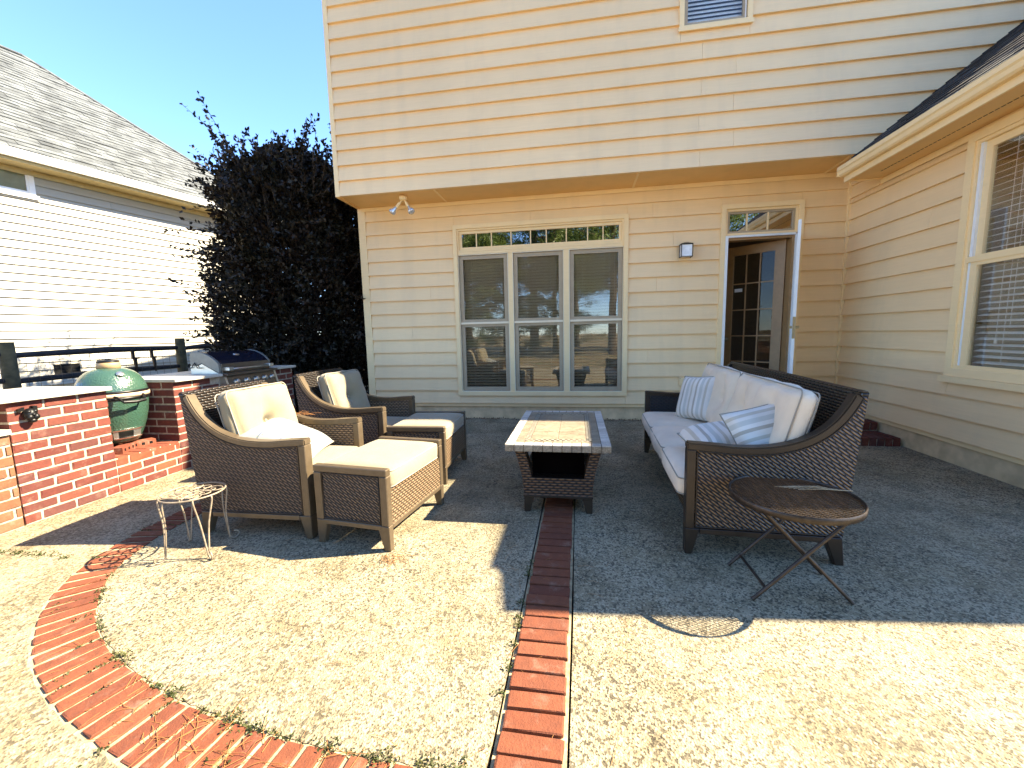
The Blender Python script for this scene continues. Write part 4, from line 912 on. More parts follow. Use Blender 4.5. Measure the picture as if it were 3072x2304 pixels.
# ------------------------------------------------------------------ wicker seating
ARM = spline([(0, 0, .690), (-.14, 0, .682), (-.27, 0, .672), (-.40, 0, .675), (-.50, 0, .690), (-.60, 0, .722), (-.69, 0, .775), (-.765, 0, .85), (-.815, 0, .93), (-.84, 0, .985)], 4)
def seating(name, W, loc, rz_, label, cat, group, nseat, frame, wick, cush, mirror=False, backs=1, dents=True):
    t = thing(name, loc, rz_, label, cat, group); aw = .075
    for sy in (0, 1):
        y0, y1 = (0, aw) if sy == 0 else (W-aw, W)
        # arm rail swept along the curve, mitred into the front post
        mb = MB(); th_ = .042
        lo = []
        for i, p in enumerate(ARM):
            a_ = ARM[max(0, i-1)]; b_ = ARM[min(len(ARM)-1, i+1)]; d = (b_-a_).normalized(); nn_ = Vector((d.z, 0, -d.x)) if False else Vector((-d.z, 0, d.x))
            if nn_.z > 0: nn_ = -nn_
            lo.append(p+nn_*th_)
        for i in range(len(ARM)-1):
            p, q, r_, s_ = ARM[i], ARM[i+1], lo[i+1], lo[i]
            vs = [(c.x, yy, c.z) for yy in (y0, y1) for c in (p, q, r_, s_)]
            fs = [(0,1,2,3),(4,7,6,5),(0,4,5,1),(3,2,6,7)]
            if i == 0: fs.append((0,3,7,4))
            if i == len(ARM)-2: fs.append((1,5,6,2))
            mb.raw(vs, fs)
        me = mb.mesh('arm', frame)
        bm = bmesh.new(); bm.from_mesh(me); bmesh.ops.remove_doubles(bm, verts=bm.verts, dist=1e-4)
        ed = [e for e in bm.edges if len(e.link_faces) == 2 and e.calc_face_angle(0) > .9]
        bmesh.ops.bevel(bm, geom=ed, offset=.007, segments=2, affect='EDGES'); bmesh.ops.recalc_face_normals(bm, faces=bm.faces)
        bm.to_mesh(me); bm.free(); add('arm', me, t)
        # front leg-post, rear leg, lower rail
        add('leg', MB().hexa([(-.042,y0+.008,0),(-.002,y0+.008,0),(-.002,y1-.004,0),(-.042,y1-.004,0),(-.082,y0+.001,.165),(0,y0+.001,.165),(0,y1-.001,.165),(-.082,y1-.001,.165)]).box((-.050,y0+.001,.166),(0,y1-.001,.648)).mesh('leg', frame, bevel=.004), t)
        add('leg', MB().hexa([(-.850,y0+.010,0),(-.805,y0+.010,0),(-.805,y1-.005,0),(-.850,y1-.005,0),(-.83,y0+.002,.165),(-.745,y0+.002,.165),(-.745,y1-.002,.165),(-.83,y1-.002,.165)]).mesh('leg', frame, bevel=.004), t)
        add('lower_rail', MB().box((-.744,y0+.002,.132),(-.083,y1-.002,.166)).mesh('lower_rail', frame, bevel=.003), t)
        # woven side panel under the arm
        lk = [p for p in lo if p.x < -.055]; poly = [(p.x, p.z) for p in lk]+[(-.905, .985), (-.835, .168), (-.0515, .168), (-.0515, lk[0].z)]
        i0, i1 = (y0+.012, y1-.012)
        add('side_panel', MB().prism(poly, i0, i1, 1).mesh('side_panel', wick), t)
        add('panel_welt', MB().tube([(p.x-.004, y0+.008 if sy == 0 else y1-.008, p.z-.006) for p in lk], .005, 5).tube([(-.058, y0+.008 if sy == 0 else y1-.008, .18), (-.058, y0+.008 if sy == 0 else y1-.008, .63)], .005, 5).tube([(-.06, y0+.008 if sy == 0 else y1-.008, .175), (-.82, y0+.008 if sy == 0 else y1-.008, .175)], .005, 5).mesh('panel_welt', M_FRAME_SHADE), t)
    for yi in (aw-.0118, W-aw+.0118-.006): add('inner_panel', MB().prism(poly, yi, yi+.006, 1).mesh('inner_panel', M_WICKF if wick is M_WICK else M_WICKD), t)
    a0, a1 = aw-.005, W-aw+.005
    add('back_panel', MB().hexa([(-.83,a0,.17),(-.79,a0,.17),(-.79,a1,.17),(-.83,a1,.17),(-.903,a0,.985),(-.855,a0,.985),(-.855,a1,.985),(-.903,a1,.985)]).mesh('back_panel', M_WICKD), t)
    add('top_roll', MB().tube([(-.88, 0, .985), (-.88, W*.5, .990), (-.88, W, .985)], .020, 8).mesh('top_roll', M_WICKD), t)
    add('seat_panel', MB().box((-.80, a0, .17), (-.045, a1, .325)).mesh('seat_panel', wick), t)
    WT = WM[t]
    sw = (W-2*aw)/nseat
    for i in range(nseat):
        c = aw+sw*(i+.5); Dd = .70; x0 = .035
        M = WT @ Matrix.Translation((x0-Dd/2, c, .328)) 
        cu = add('seat_cushion', cushion(Dd, sw-.008, .135, .040, .022, .014, wr=.007, seed=i+len(name), m=cush), t, M)
        piping(cu, M, Dd+.004, sw+.002, .135, zs_=(.86, .14))
    bw = (W-2*aw)/backs
    for i in range(backs):
        c = aw+bw*(i+.5); Hb = .53
        M = WT @ Matrix.Translation((-.655, c, .712)) @ Matrix.Rotation(radians(90-15), 4, 'Y') @ Matrix.Rotation(pi, 4, 'Z') @ Matrix.Translation((0, 0, -.01))
        nt_ = 1 if backs == 1 else 2
        dn = []
        for k in range(nt_):
            dy = (k-(nt_-1)/2)*bw/2.05*1.0
            dn += [(0.0, dy, .070, .030), (0.0, dy, .040, .10), (.06, dy, .022, .05), (.13, dy+.01, .018, .04), (-.07, dy+.05, .014, .04), (-.07, dy-.05, .014, .04), (0, dy+.09, .014, .045), (0, dy-.09, .014, .045), (.2, dy, .014, .05)]
        if nt_ == 2: dn += [(a_, 0, .016, .05) for a_ in (-.2, -.1, 0, .1, .2)]
        cu = add('back_cushion', cushion(Hb, bw-.012, .135, .055, .045, .014, n=34, dents=dn, wr=.012, seed=i*3+len(name), m=cush), t, M)
        piping(cu, M, Hb+.012, bw+.0, .135, zs_=(.84, .16))
        for k in range(nt_):
            dy = (k-(nt_-1)/2)*bw/2.05
            add('button', blob(MB(), (0, dy, .135+.045-.088), (.014, .014, .006)).mesh('button', cush), cu, M)
    return t
G = 'wicker armchairs by the brick counter'
ch1 = seating('armchair', .76, (-1.775, 2.375, 0), radians(0.8), 'front wicker armchair in full sun holding the plaid pillow', 'armchair', G, 1, M_FRAME_LIT, M_WICK, M_CUSH_LIT)
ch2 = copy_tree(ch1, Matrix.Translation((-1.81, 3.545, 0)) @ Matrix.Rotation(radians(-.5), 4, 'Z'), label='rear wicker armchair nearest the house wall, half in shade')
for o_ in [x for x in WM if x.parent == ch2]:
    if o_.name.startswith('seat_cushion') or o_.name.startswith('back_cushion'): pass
sofa = seating('sofa', 2.22, (0.625+.089, 2.485+2.22, 0), radians(180-2.3), 'three-seat wicker sofa with oatmeal cushions', 'sofa', None, 3, M_FRAME_SHADE, M_WICKS, M_CUSH_SHADE, backs=2)

def ottoman(loc, rz_, label, group):
    t = thing('ottoman', loc, rz_, label, 'ottoman', group); W, D = .78, .545; aw = .05; Ht = .532
    for sy in (0, 1):
        y0, y1 = (0, aw) if sy == 0 else (W-aw, W)
        mb = MB().box((-D, y0, Ht-.045), (0, y1, Ht)).box((-.055, y0, .166), (0, y1, Ht-.0455)).box((-D, y0, .166), (-D+.055, y1, Ht-.0455)).box((-D+.0555, y0, .135), (-.0555, y1, .170))
        add('side_frame', mb.mesh('side_frame', M_FRAME_LIT, bevel=.005), t)
        add('side_panel', MB().box((-D+.055, y0+.010, .170), (-.055, y1-.010, Ht-.045)).mesh('side_panel', M_WICK), t)
        yv = y0+.006 if sy == 0 else y1-.006
        add('panel_welt', MB().tube([(-.062, yv, .178), (-.062, yv, Ht-.052), (-D+.062, yv, Ht-.052), (-D+.062, yv, .178)], .005, 5, closed=True).mesh('panel_welt', M_FRAME_SHADE), t)
        for s_ in (0, 1):
            xa, xb = (-.085, 0) if s_ == 0 else (-D+.085, -D)
            ia = xa+.04 if s_ == 0 else xa-.04
            lo_, hi_ = sorted((ia, xb)), sorted((xa, xb))
            add('leg', MB().hexa([(lo_[0], y0+.004, 0), (lo_[1], y0+.004, 0), (lo_[1], y1-.004, 0), (lo_[0], y1-.004, 0), (hi_[0], y0+.001, .165), (hi_[1], y0+.001, .165), (hi_[1], y1-.001, .165), (hi_[0], y1-.001, .165)]).mesh('leg', M_FRAME_LIT, bevel=.003), t)
    add('front_panel', MB().box((-.018, aw+.001, .168), (-.006, W-aw-.001, .385)).mesh('front_panel', M_WICKF), t)
    add('back_panel', MB().box((-D+.006, aw+.001, .168), (-D+.018, W-aw-.001, .385)).mesh('back_panel', M_WICKF), t)
    for xa in (-.045, -D+.002): add('lower_rail', MB().box((xa, aw+.001, .135), (xa+.043, W-aw-.001, .167)).mesh('lower_rail', M_FRAME_LIT, bevel=.003), t)
    M = WM[t] @ Matrix.Translation((-D/2, W/2, .388))
    cu = add('cushion', cushion(D-.002, W-2*aw-.004, .135, .035, .016, .010, seed=5, m=M_CUSH_LIT), t, M)
    piping(cu, M, D+.004, W-2*aw, .135, zs_=(.88, .12))
    return t
GO = 'wicker ottomans in front of the armchairs'
ot1 = ottoman((-1.172, 2.285, 0), radians(-7.0), 'sunlit wicker ottoman standing nearest the camera', GO)
ot2 = copy_tree(ot1, Matrix.Translation((-1.19, 3.455, 0)) @ Matrix.Rotation(radians(1.5), 4, 'Z'), label='rear wicker ottoman half in shade in front of the rear armchair')

# throw pillows
pillow('throw_pillow', Matrix.Translation((-2.14, 2.70, .60)) @ Matrix.Rotation(radians(14), 4, 'Z') @ Matrix.Rotation(radians(24), 4, 'Y') @ Matrix.Rotation(radians(3), 4, 'X'), .50, .50, .17, M_PLAID, 'blue plaid and floral pillow lying in the sunlit armchair', 1)
GP = 'striped throw pillows on the sofa'
pillow('throw_pillow', Matrix.Translation((1.12, 4.18, .69)) @ Matrix.Rotation(radians(-62), 4, 'Z') @ Matrix.Rotation(radians(70), 4, 'X') @ Matrix.Rotation(radians(6), 4, 'Z'), .44, .44, .15, M_STRIPE, 'striped pillow standing at the far end of the sofa', 2, group=GP)
pillow('throw_pillow', Matrix.Translation((0.95, 2.96, .585)) @ Matrix.Rotation(radians(4), 4, 'Z') @ Matrix.Rotation(radians(-8), 4, 'Y') @ Matrix.Rotation(radians(8), 4, 'X'), .44, .42, .19, M_STRIPE, 'striped pillow lying flat on the near sofa seat', 3, group=GP)
pillow('throw_pillow', Matrix.Translation((1.17, 2.74, .675)) @ Matrix.Rotation(radians(14), 4, 'Z') @ Matrix.Rotation(radians(-13), 4, 'Y') @ Matrix.Rotation(radians(56), 4, 'X') @ Matrix.Rotation(radians(88), 4, 'Z'), .42, .46, .16, M_STRIPE, 'striped pillow propped against the near sofa arm', 4, group=GP)

# ------------------------------------------------------------------ coffee table
ct = thing('coffee_table', (-.165, 3.58, 0), radians(0.4), 'wicker coffee table with a tiled stone mosaic top', 'coffee table')
TW, TL, TZ = .77, 1.335, .54
CTx = WM[ct]
M_HOLLOW = simple('black_hollow_shade', (.003,.002,.002), 1.0, bump=0); M_HOLLOW.node_tree.nodes['Principled BSDF'].inputs['Specular IOR Level'].default_value = 0
# local: centre of table at origin; camera side is -y
ba, bb = (.255, .60), (.318, .635)      # half sizes of body at bottom z=.135 and top z=.49
def lerp(a_, b_, t_): return a_+(b_-a_)*t_
def hs(z):
    t_ = (z-.13)/.36; k_ = t_**1.8
    return lerp(ba[0], bb[0], k_), lerp(ba[1], bb[1], k_)
def ringbox(mb, z0, z1, n=3):
    for i in range(n):
        za, zb = lerp(z0, z1, i/n), lerp(z0, z1, (i+1)/n); a_, b_ = hs(za), hs(zb)
        vs = [(-a_[0],-a_[1],za),(a_[0],-a_[1],za),(a_[0],a_[1],za),(-a_[0],a_[1],za),(-b_[0],-b_[1],zb),(b_[0],-b_[1],zb),(b_[0],b_[1],zb),(-b_[0],b_[1],zb)]
        mb.raw(vs, [(0,1,5,4),(1,2,6,5),(2,3,7,6),(3,0,4,7)]+([(0,3,2,1)] if i == 0 else [])+([(4,5,6,7)] if i == n-1 else []))
    return mb
add('woven_base', ringbox(MB(), .135, .270).mesh('woven_base', M_WICKT), ct)
for sx in (-1, 1):
    for sy in (-1, 1):
        mb = MB(); pw = .072
        for i in range(5):
            za, zb = lerp(.270, .487, i/5), lerp(.270, .487, (i+1)/5); a_, b_ = hs(za), hs(zb)
            def q(h_, z_, p_=pw): 
                X = sorted((sx*h_[0], sx*(h_[0]-p_))); Y = sorted((sy*h_[1], sy*(h_[1]-p_*1.6)))
                return [(X[0],Y[0],z_),(X[1],Y[0],z_),(X[1],Y[1],z_),(X[0],Y[1],z_)]
            mb.hexa(q(a_, za)+q(b_, zb))
        add('corner_post', mb.mesh('corner_post', M_WICKT), ct)
        x1, y1 = sx*ba[0], sy*ba[1]
        X0, Y0 = sorted((x1, x1-sx*.045)), sorted((y1, y1-sy*.045)); X1, Y1_ = sorted((x1, x1-sx*.075)), sorted((y1, y1-sy*.075))
        add('leg', MB().hexa([(X0[0],Y0[0],0),(X0[1],Y0[0],0),(X0[1],Y0[1],0),(X0[0],Y0[1],0),(X1[0],Y1_[0],.115),(X1[1],Y1_[0],.115),(X1[1],Y1_[1],.115),(X1[0],Y1_[1],.115)]).mesh('leg', M_FRAME_SHADE, bevel=.003), ct)
add('base_rail', MB().box((-ba[0]-.004,-ba[1]-.004,.115),(ba[0]+.004,ba[1]+.004,.1345)).mesh('base_rail', M_FRAME_SHADE, bevel=.003), ct)
add('hollow_shade', MB().box((-.20, -.50, .2705), (.20, .50, .486)).mesh('hollow_shade', M_HOLLOW), ct)  # black box stands in for the shade inside the open base
add('top_slab', MB().box((-TW/2+.004, -TL/2+.004, .489), (TW/2-.004, TL/2-.004, TZ-.004)).mesh('top_slab', simple('dark_tile_grout', (.10,.085,.065), .9, bump=0)), ct)
def tile_mat(name, cols, vein, vs_=1.0):
    a = N(name, .35); v = a.pos('object'); c = a.ramp(a.rand(), [(i/(len(cols)-1), k) for i, k in enumerate(cols)])
    vn = a.noise(a.pos('world'), 14*vs_, 5, .6, 1.8)
    c = a.mix(a.ramp(vn, [(.46, 0.), (.5, .7), (.54, 0.)]), c, vein)
    c = a.mix(1., c, a.ramp(a.noise(a.pos('world'), 9, 4), [(.3, .8), (.7, 1.15)]), 'MULTIPLY'); a.col(c); a.bump(vn, .1, .002); return a.m
M_TILE = tile_mat('grey_travertine_tile', [(.48,.44,.38), (.60,.56,.49), (.38,.34,.29), (.54,.50,.44)], (.60,.57,.50))
M_TILEC = tile_mat('veined_marble_tile', [(.25,.20,.14), (.29,.235,.165), (.22,.18,.13)], (.11,.085,.055), .6)
M_TILEE = tile_mat('brown_stone_edge_tile', [(.14,.115,.085), (.20,.165,.12), (.11,.09,.065)], (.34,.29,.22), 1.2)
UT = MB().box((-.5,-.5,-.5),(.5,.5,.5)).mesh('tile', M_TILE, bevel=.03)
UTC = UT.copy(); UTC.materials[0] = M_TILEC; UTE = UT.copy(); UTE.materials[0] = M_TILEE
def tile(me, c, d, nm='tile'): add(nm, me, ct, CTx @ Matrix.Translation(c) @ Matrix.Diagonal((*d, 1)))
nw_, nl_ = 11, 19; bwid = .070
for i in range(nw_):
    cx = -TW/2+TW*(i+.5)/nw_
    for sy in (-1, 1):
        tile(UT, (cx, sy*(TL/2-bwid/2), TZ-.004), (TW/nw_-.006, bwid-.006, .008))
        tile(UTE, (cx, sy*(TL/2-.003), TZ-.028), (TW/nw_-.006, .010, .044))
for i in range(nl_-2):
    cy = -TL/2+bwid+(TL-2*bwid)*(i+.5)/(nl_-2)
    for sx in (-1, 1):
        tile(UT, (sx*(TW/2-bwid/2), cy, TZ-.004), (bwid-.006, (TL-2*bwid)/(nl_-2)-.006, .008))
        tile(UTE, (sx*(TW/2-.003), cy, TZ-.028), (.010, (TL-2*bwid)/(nl_-2)-.003, .044))
ix, iy = TW/2-bwid, TL/2-bwid       # inner field
mw = .062
for i in range(9):
    cx = -ix+2*ix*(i+.5)/9
    for sy in (-1, 1): tile(UTC, (cx, sy*(iy-mw/2), TZ-.0045), (2*ix/9-.003, mw-.003, .007))
for i in range(16):
    cy = -iy+mw+(2*iy-2*mw)*(i+.5)/16
    for sx in (-1, 1): tile(UTC, (sx*(ix-mw/2), cy, TZ-.0045), (mw-.003, (2*iy-2*mw)/16-.003, .007))
M_MB = simple('black_mosaic', (.02,.02,.02), .3, bump=0); M_MW = simple('ivory_mosaic', (.45,.40,.30), .3, bump=0)
jx, jy = ix-mw, iy-mw; q = .020; mb = MB()
def check(mb, x0, x1, y0, y1, nx, ny):
    for i in range(nx):
        for j in range(ny):
            a0, a1 = lerp(x0, x1, i/nx), lerp(x0, x1, (i+1)/nx); b0, b1 = lerp(y0, y1, j/ny), lerp(y0, y1, (j+1)/ny)
            mb.box((a0+.001, b0+.001, TZ-.006), (a1-.001, b1-.001, TZ-.0008), (i+j) % 2)
nx_ = int(2*jx/q); ny_ = int((2*jy-4*q)/q)
check(mb, -jx, jx, -jy, -jy+2*q, nx_, 2); check(mb, -jx, jx, jy-2*q, jy, nx_, 2)
check(mb, -jx, -jx+2*q, -jy+2*q, jy-2*q, 2, ny_); check(mb, jx-2*q, jx, -jy+2*q, jy-2*q, 2, ny_)
add('mosaic_border', mb.mesh('mosaic_border', M_MB, M_MW), ct, kind='stuff')
kx, ky = jx-2*q-.002, jy-2*q-.002
for i in range(2):
    for j in range(4): tile(UTC, (lerp(-kx, kx, (i+.5)/2), lerp(-ky, ky, (j+.5)/4), TZ-.0045), (kx-.003, ky/2-.003, .007))

# ------------------------------------------------------------------ small tables
stn = thing('plant_stand', (-2.43, 2.165, 0), radians(20), 'round wrought iron plant stand with scrolled top beside the front armchair', 'plant stand')
mb = MB(); RR = .172; SZ = .392
add('ring', MB().tube([(RR*cos(2*pi*i/40), RR*sin(2*pi*i/40), SZ) for i in range(40)], .0052, 6, closed=True).mesh('ring', M_IRON), stn)
def scroll(c, r0_, a0, turns, sgn=1, n=26, k=.82):
    return [(c[0]+r0_*(1-k*i/n)*cos(a0+sgn*turns*2*pi*i/n), c[1]+r0_*(1-k*i/n)*sin(a0+sgn*turns*2*pi*i/n), SZ) for i in range(n+1)]
for k in range(4):
    a_ = k*pi/2+.35
    mb = MB(); c1 = (RR*.55*cos(a_), RR*.55*sin(a_)); c2 = (RR*.50*cos(a_+.78), RR*.50*sin(a_+.78))
    mb.tube(scroll(c1, .062, a_, 1.3), .0036, 5).tube(scroll(c2, .05, a_+.78+pi, 1.2, -1), .0036, 5)
    mb.tube(spline([(0,0,SZ), (RR*.3*cos(a_+.3), RR*.3*sin(a_+.3), SZ), (RR*.7*cos(a_-.35), RR*.7*sin(a_-.35), SZ), (RR*cos(a_-.15), RR*sin(a_-.15), SZ)], 6), .0036, 5)
    add('scroll', mb.mesh('scroll', M_IRON), stn)
for k in range(4):
    a_ = radians(-118-20)+k*pi/2; e = Vector((cos(a_), sin(a_), 0)); s_ = Vector((-sin(a_), cos(a_), 0))
    mb = MB()
    for w_ in (-1, 1):
        st_ = e*RR*.93+s_*w_*.045
        pts = [st_+Vector((0,0,SZ)), st_*1.06+Vector((0,0,SZ-.03)), e*(RR*.93)+s_*w_*.022+Vector((0,0,.22)), e*(RR*.99)+s_*w_*.006+Vector((0,0,.06)), e*(RR*1.01)+s_*w_*.003+Vector((0,0,.02))]
        mb.tube(spline(pts, 5), .0048, 6)
    fc = e*(RR*1.01+.028)
    mb.tube([fc+Vector((0,0,.029))+(e*cos(t_)*.026+Vector((0,0,sin(t_)*.024))) for t_ in [pi+ .2+i*.42 for i in range(12)]], .0052, 6)
    add('leg', mb.mesh('leg', M_IRON), stn)

sd = thing('folding_side_table', (1.075, 2.225, 0), 0, 'round brown metal mesh folding table in front of the sofa arm', 'side table')
SR, SZ2 = .29, .50
TM = WM[sd] @ Matrix.Rotation(radians(0), 4, 'X')
add('rim', MB().lathe([(SR,SZ2+.006),(SR+.004,SZ2),(SR+.002,SZ2-.026),(SR-.002,SZ2-.026),(SR-.006,SZ2-.006),(SR-.006,SZ2+.004),(SR,SZ2+.006)], n=56).mesh('rim', M_STBR), sd)
mb = MB(); stp = .0155; ca, sa_ = cos(radians(30)), sin(radians(30))
for ang in (radians(28), radians(-28)):
    c_, s_ = cos(ang), sin(ang); k = -int(SR/stp)
    while k*stp < SR:
        d = k*stp; h_ = sqrt(max(0, (SR-.012)**2-d*d))
        if h_ > .02:
            a_ = Vector((c_*-h_-s_*d, s_*-h_+c_*d, SZ2-.004)); b_ = Vector((c_*h_-s_*d, s_*h_+c_*d, SZ2-.004)); n_ = Vector((-s_, c_, 0))*.0010; u_ = Vector((0,0,.0016))
            mb.hexa([a_-n_-u_, b_-n_-u_, b_+n_-u_, a_+n_-u_, a_-n_+u_, b_-n_+u_, b_+n_+u_, a_+n_+u_])
        k += 1
add('mesh_top', mb.mesh('mesh_top', M_STBR), sd, kind='stuff')
F_ = [Vector((.836,2.38,.008)), Vector((.847,2.073,.008)), Vector((1.305,2.355,.008)), Vector((1.31,2.10,.008))]
o0 = Vector((1.075, 2.225, 0)); zt = SZ2-.030
for (f_, tp) in ((F_[0], (1.27, 2.375)), (F_[1], (1.27, 2.065)), (F_[2], (.88, 2.34)), (F_[3], (.88, 2.09))):
    a_ = f_-o0; b_ = Vector((tp[0], tp[1], zt))-o0
    add('leg', MB().tube([a_, a_.lerp(b_, .5), b_], .0095, 8).mesh('leg', M_STBR), sd)
add('crossbar', MB().tube([F_[0].lerp(Vector((1.27,2.375,zt)), .14)-o0, F_[1].lerp(Vector((1.27,2.065,zt)), .14)-o0], .008, 8).mesh('crossbar', M_STBR), sd)
add('crossbar', MB().tube([Vector((1.27,2.39,zt+.006))-o0, Vector((1.27,2.05,zt+.006))-o0], .008, 8).tube([Vector((.88,2.36,zt+.006))-o0, Vector((.88,2.07,zt+.006))-o0], .008, 8).mesh('crossbar', M_STBR), sd)
M_NEED = simple('dry_pine_needle', (.30,.13,.035), .8, var=.3, bump=0)
M_NEEDP = simple('pale_dry_needle', (.42,.30,.17), .8, var=.3, bump=0)
mb = MB()
for i in range(7):
    y_ = 2.30-i*.006; mb.tube([(1.02+i*.02, y_, SZ2+.012), (1.12+i*.015, y_+.006, SZ2+.016+.003*i), (1.25+.02*(i % 4), y_-.01+.004*i, SZ2+.014)], .0012, 4)
mb.tube([(1.12, 2.27, SZ2+.012), (1.22, 2.268, SZ2+.018), (1.37, 2.262, SZ2+.016)], .0022, 4)
add('pine_needle_sprig', mb.mesh('pine_needle_sprig', M_NEEDP), None, label='dry pine needle sprig lying on the round folding table', cat='twig')

# ------------------------------------------------------------------ vegetation
def leaf_mat(name, c0, c1, trans=.25):
    a = N(name, .5); v = a.pos('world'); n = a.noise(v, 3.2, 3)
    c = a.mix(a.ramp(n, [(.3, 0.), (.7, 1.)]), c0, c1)
    c = a.mix(1., c, a.ramp(a.noise(v, 30, 2), [(.3, .6), (.7, 1.35)]), 'MULTIPLY')
    a.col(c); a.set('Specular IOR Level', .3)
    tr = a.n.new('ShaderNodeBsdfTranslucent'); a.l(c, tr.inputs[0]); mx = a.n.new('ShaderNodeMixShader'); mx.inputs[0].default_value = trans
    a.l(a.p.outputs[0], mx.inputs[1]); a.l(tr.outputs[0], mx.inputs[2]); a.l(mx.outputs[0], a.n['Material Output'].inputs[0]); return a.m
M_LEAFD = leaf_mat('dark_plum_green_leaf', (.012,.013,.006), (.024,.014,.010), .15)
M_PINE = leaf_mat('pine_green_needle', (.06,.10,.022), (.15,.19,.04), .35)
M_WEED = leaf_mat('weed_leaf', (.035,.055,.014), (.09,.09,.03), .3)
M_BUSHB = leaf_mat('bright_bush_leaf', (.12,.17,.05), (.26,.28,.10), .3)
M_BARK = simple('grey_brown_bark', (.09,.065,.045), .9, var=.3, scale=8, bump=.8)
nr = np.random.RandomState(3)
def leaves(P, D, L, Wd, m, name='crown', fold=.25):
    """P points (n,3), D leaf axis (n,3), L length (n,), Wd width ratio -> mesh of 4-vert rhombus leaves"""
    n = len(P); D = D/np.linalg.norm(D, axis=1)[:, None]; R = nr.normal(size=(n, 3)); S_ = np.cross(D, R); S_ /= np.linalg.norm(S_, axis=1)[:, None]
    L = L[:, None]; Nn = np.cross(D, S_)
    V = np.empty((n, 4, 3)); V[:, 0] = P; V[:, 1] = P+D*L*.5+S_*L*Wd+Nn*L*fold*.3; V[:, 2] = P+D*L; V[:, 3] = P+D*L*.5-S_*L*Wd+Nn*L*fold*.3
    me = bpy.data.meshes.new(name); me.vertices.add(4*n); me.vertices.foreach_set('co', V.reshape(-1).astype(np.float32))
    me.loops.add(4*n); me.loops.foreach_set('vertex_index', np.arange(4*n, dtype=np.int32)); me.polygons.add(n)
    me.polygons.foreach_set('loop_start', np.arange(0, 4*n, 4, dtype=np.int32)); me.polygons.foreach_set('loop_total', np.full(n, 4, dtype=np.int32))
    me.materials.append(m); me.update(calc_edges=True); me.validate(); return me
# big shrub behind the counter
shrub = thing('large_shrub', (-5.25, 6.98, -.07), 0, 'tall dark overgrown shrub with wild shoots between the two houses', 'shrub')
SC = np.array([-5.02, 7.05]); 
def shrub_r(z, th_):   # horizontal radius by height
    base_ = np.interp(z, [0, .5, 1.5, 2.8, 3.7, 4.3, 4.7], [1.05, 1.22, 1.30, 1.34, 1.25, .85, .15])
    return base_*(1+.13*np.sin(3*th_+z*1.7)+.07*np.sin(7*th_-z*2.1)+.06*np.sin(11*th_+z*4))
n = 135000; z = .05+4.45*nr.uniform(0, 1, n)**.9; tt = nr.uniform(0, 2*pi, n); rr = shrub_r(z, tt)*nr.uniform(.05, 1, n)**.42
P = np.stack([SC[0]+rr*np.cos(tt), SC[1]+rr*np.sin(tt), z], 1)
cl = np.array([noise.noise(Vector((p[0]*1.9, p[1]*1.9, p[2]*1.9))) for p in P[:, :]])
P = P[cl > -.42+.55*np.clip((P[:, 2]-3.1)/1.4, 0, 1)]
D = np.stack([P[:, 0]-SC[0], P[:, 1]-SC[1], np.full(len(P), .9)], 1)+nr.normal(size=(len(P), 3))*.9
PL, DL, LL = [P], [D], [nr.uniform(.045, .085, len(P))]
tw = MB()
for i in range(760):
    topb = i < 400
    if topb:
        th_ = nr.uniform(0, 2*pi); r_ = 1.1*sqrt(nr.uniform(.02, 1)); st_ = np.array([SC[0]+r_*cos(th_), SC[1]+r_*sin(th_), nr.uniform(3.3, 4.1)]); out = np.array([cos(th_)*r_*.8, sin(th_)*r_*.8, nr.uniform(.8, 1.8)]); Ln = nr.uniform(.3, .85)
    else:
        th_ = nr.uniform(0, 2*pi); zz = nr.uniform(.9, 4.1); r_ = shrub_r(zz, th_)*.86; st_ = np.array([SC[0]+r_*cos(th_), SC[1]+r_*sin(th_), zz]); out = np.array([cos(th_), sin(th_), nr.uniform(-.1, .75)]); Ln = nr.uniform(.25, .65)
    out = out/np.linalg.norm(out); bend = nr.normal(size=3)*.35; bend[2] = -nr.uniform(.0, .35) if not topb else -nr.uniform(-.2, .35)
    pts = [st_+out*Ln*t_+bend*Ln*t_*t_ for t_ in np.linspace(0, 1, 7)]
    tw.tube([tuple(p) for p in pts], [.006, .0055, .005, .0045, .004, .003, .002], 3, cap=False)
    m_ = int(Ln/.018); ts = np.linspace(.05, 1, m_)
    Pp = np.array([st_+out*Ln*t_+bend*Ln*t_*t_ for t_ in ts]); Dd = np.tile(out, (m_, 1))*.6+nr.normal(size=(m_, 3))*.75
    PL.append(Pp); DL.append(Dd); LL.append(nr.uniform(.045, .085, m_))
add('crown', leaves(np.concatenate(PL), np.concatenate(DL), np.concatenate(LL), .30, M_LEAFD), shrub, I4)
add('twigs', tw.mesh('twigs', M_BARK, fix=False), shrub, I4, kind='stuff')
mb = MB()
for i in range(9):
    a_ = i*.7; x0, y0 = SC[0]+.35*cos(a_), SC[1]+.35*sin(a_)
    mb = MB().tube(spline([(x0, y0, -.1), (x0+.15*cos(a_), y0+.15*sin(a_), 1.2), (x0+.55*cos(a_), y0+.55*sin(a_), 2.8), (x0+.8*cos(a_), y0+.8*sin(a_), 4.3)], 4), [.045-.0028*k for k in range(13)], 6)
    add('stem', mb.mesh('stem', M_BARK), shrub, I4)
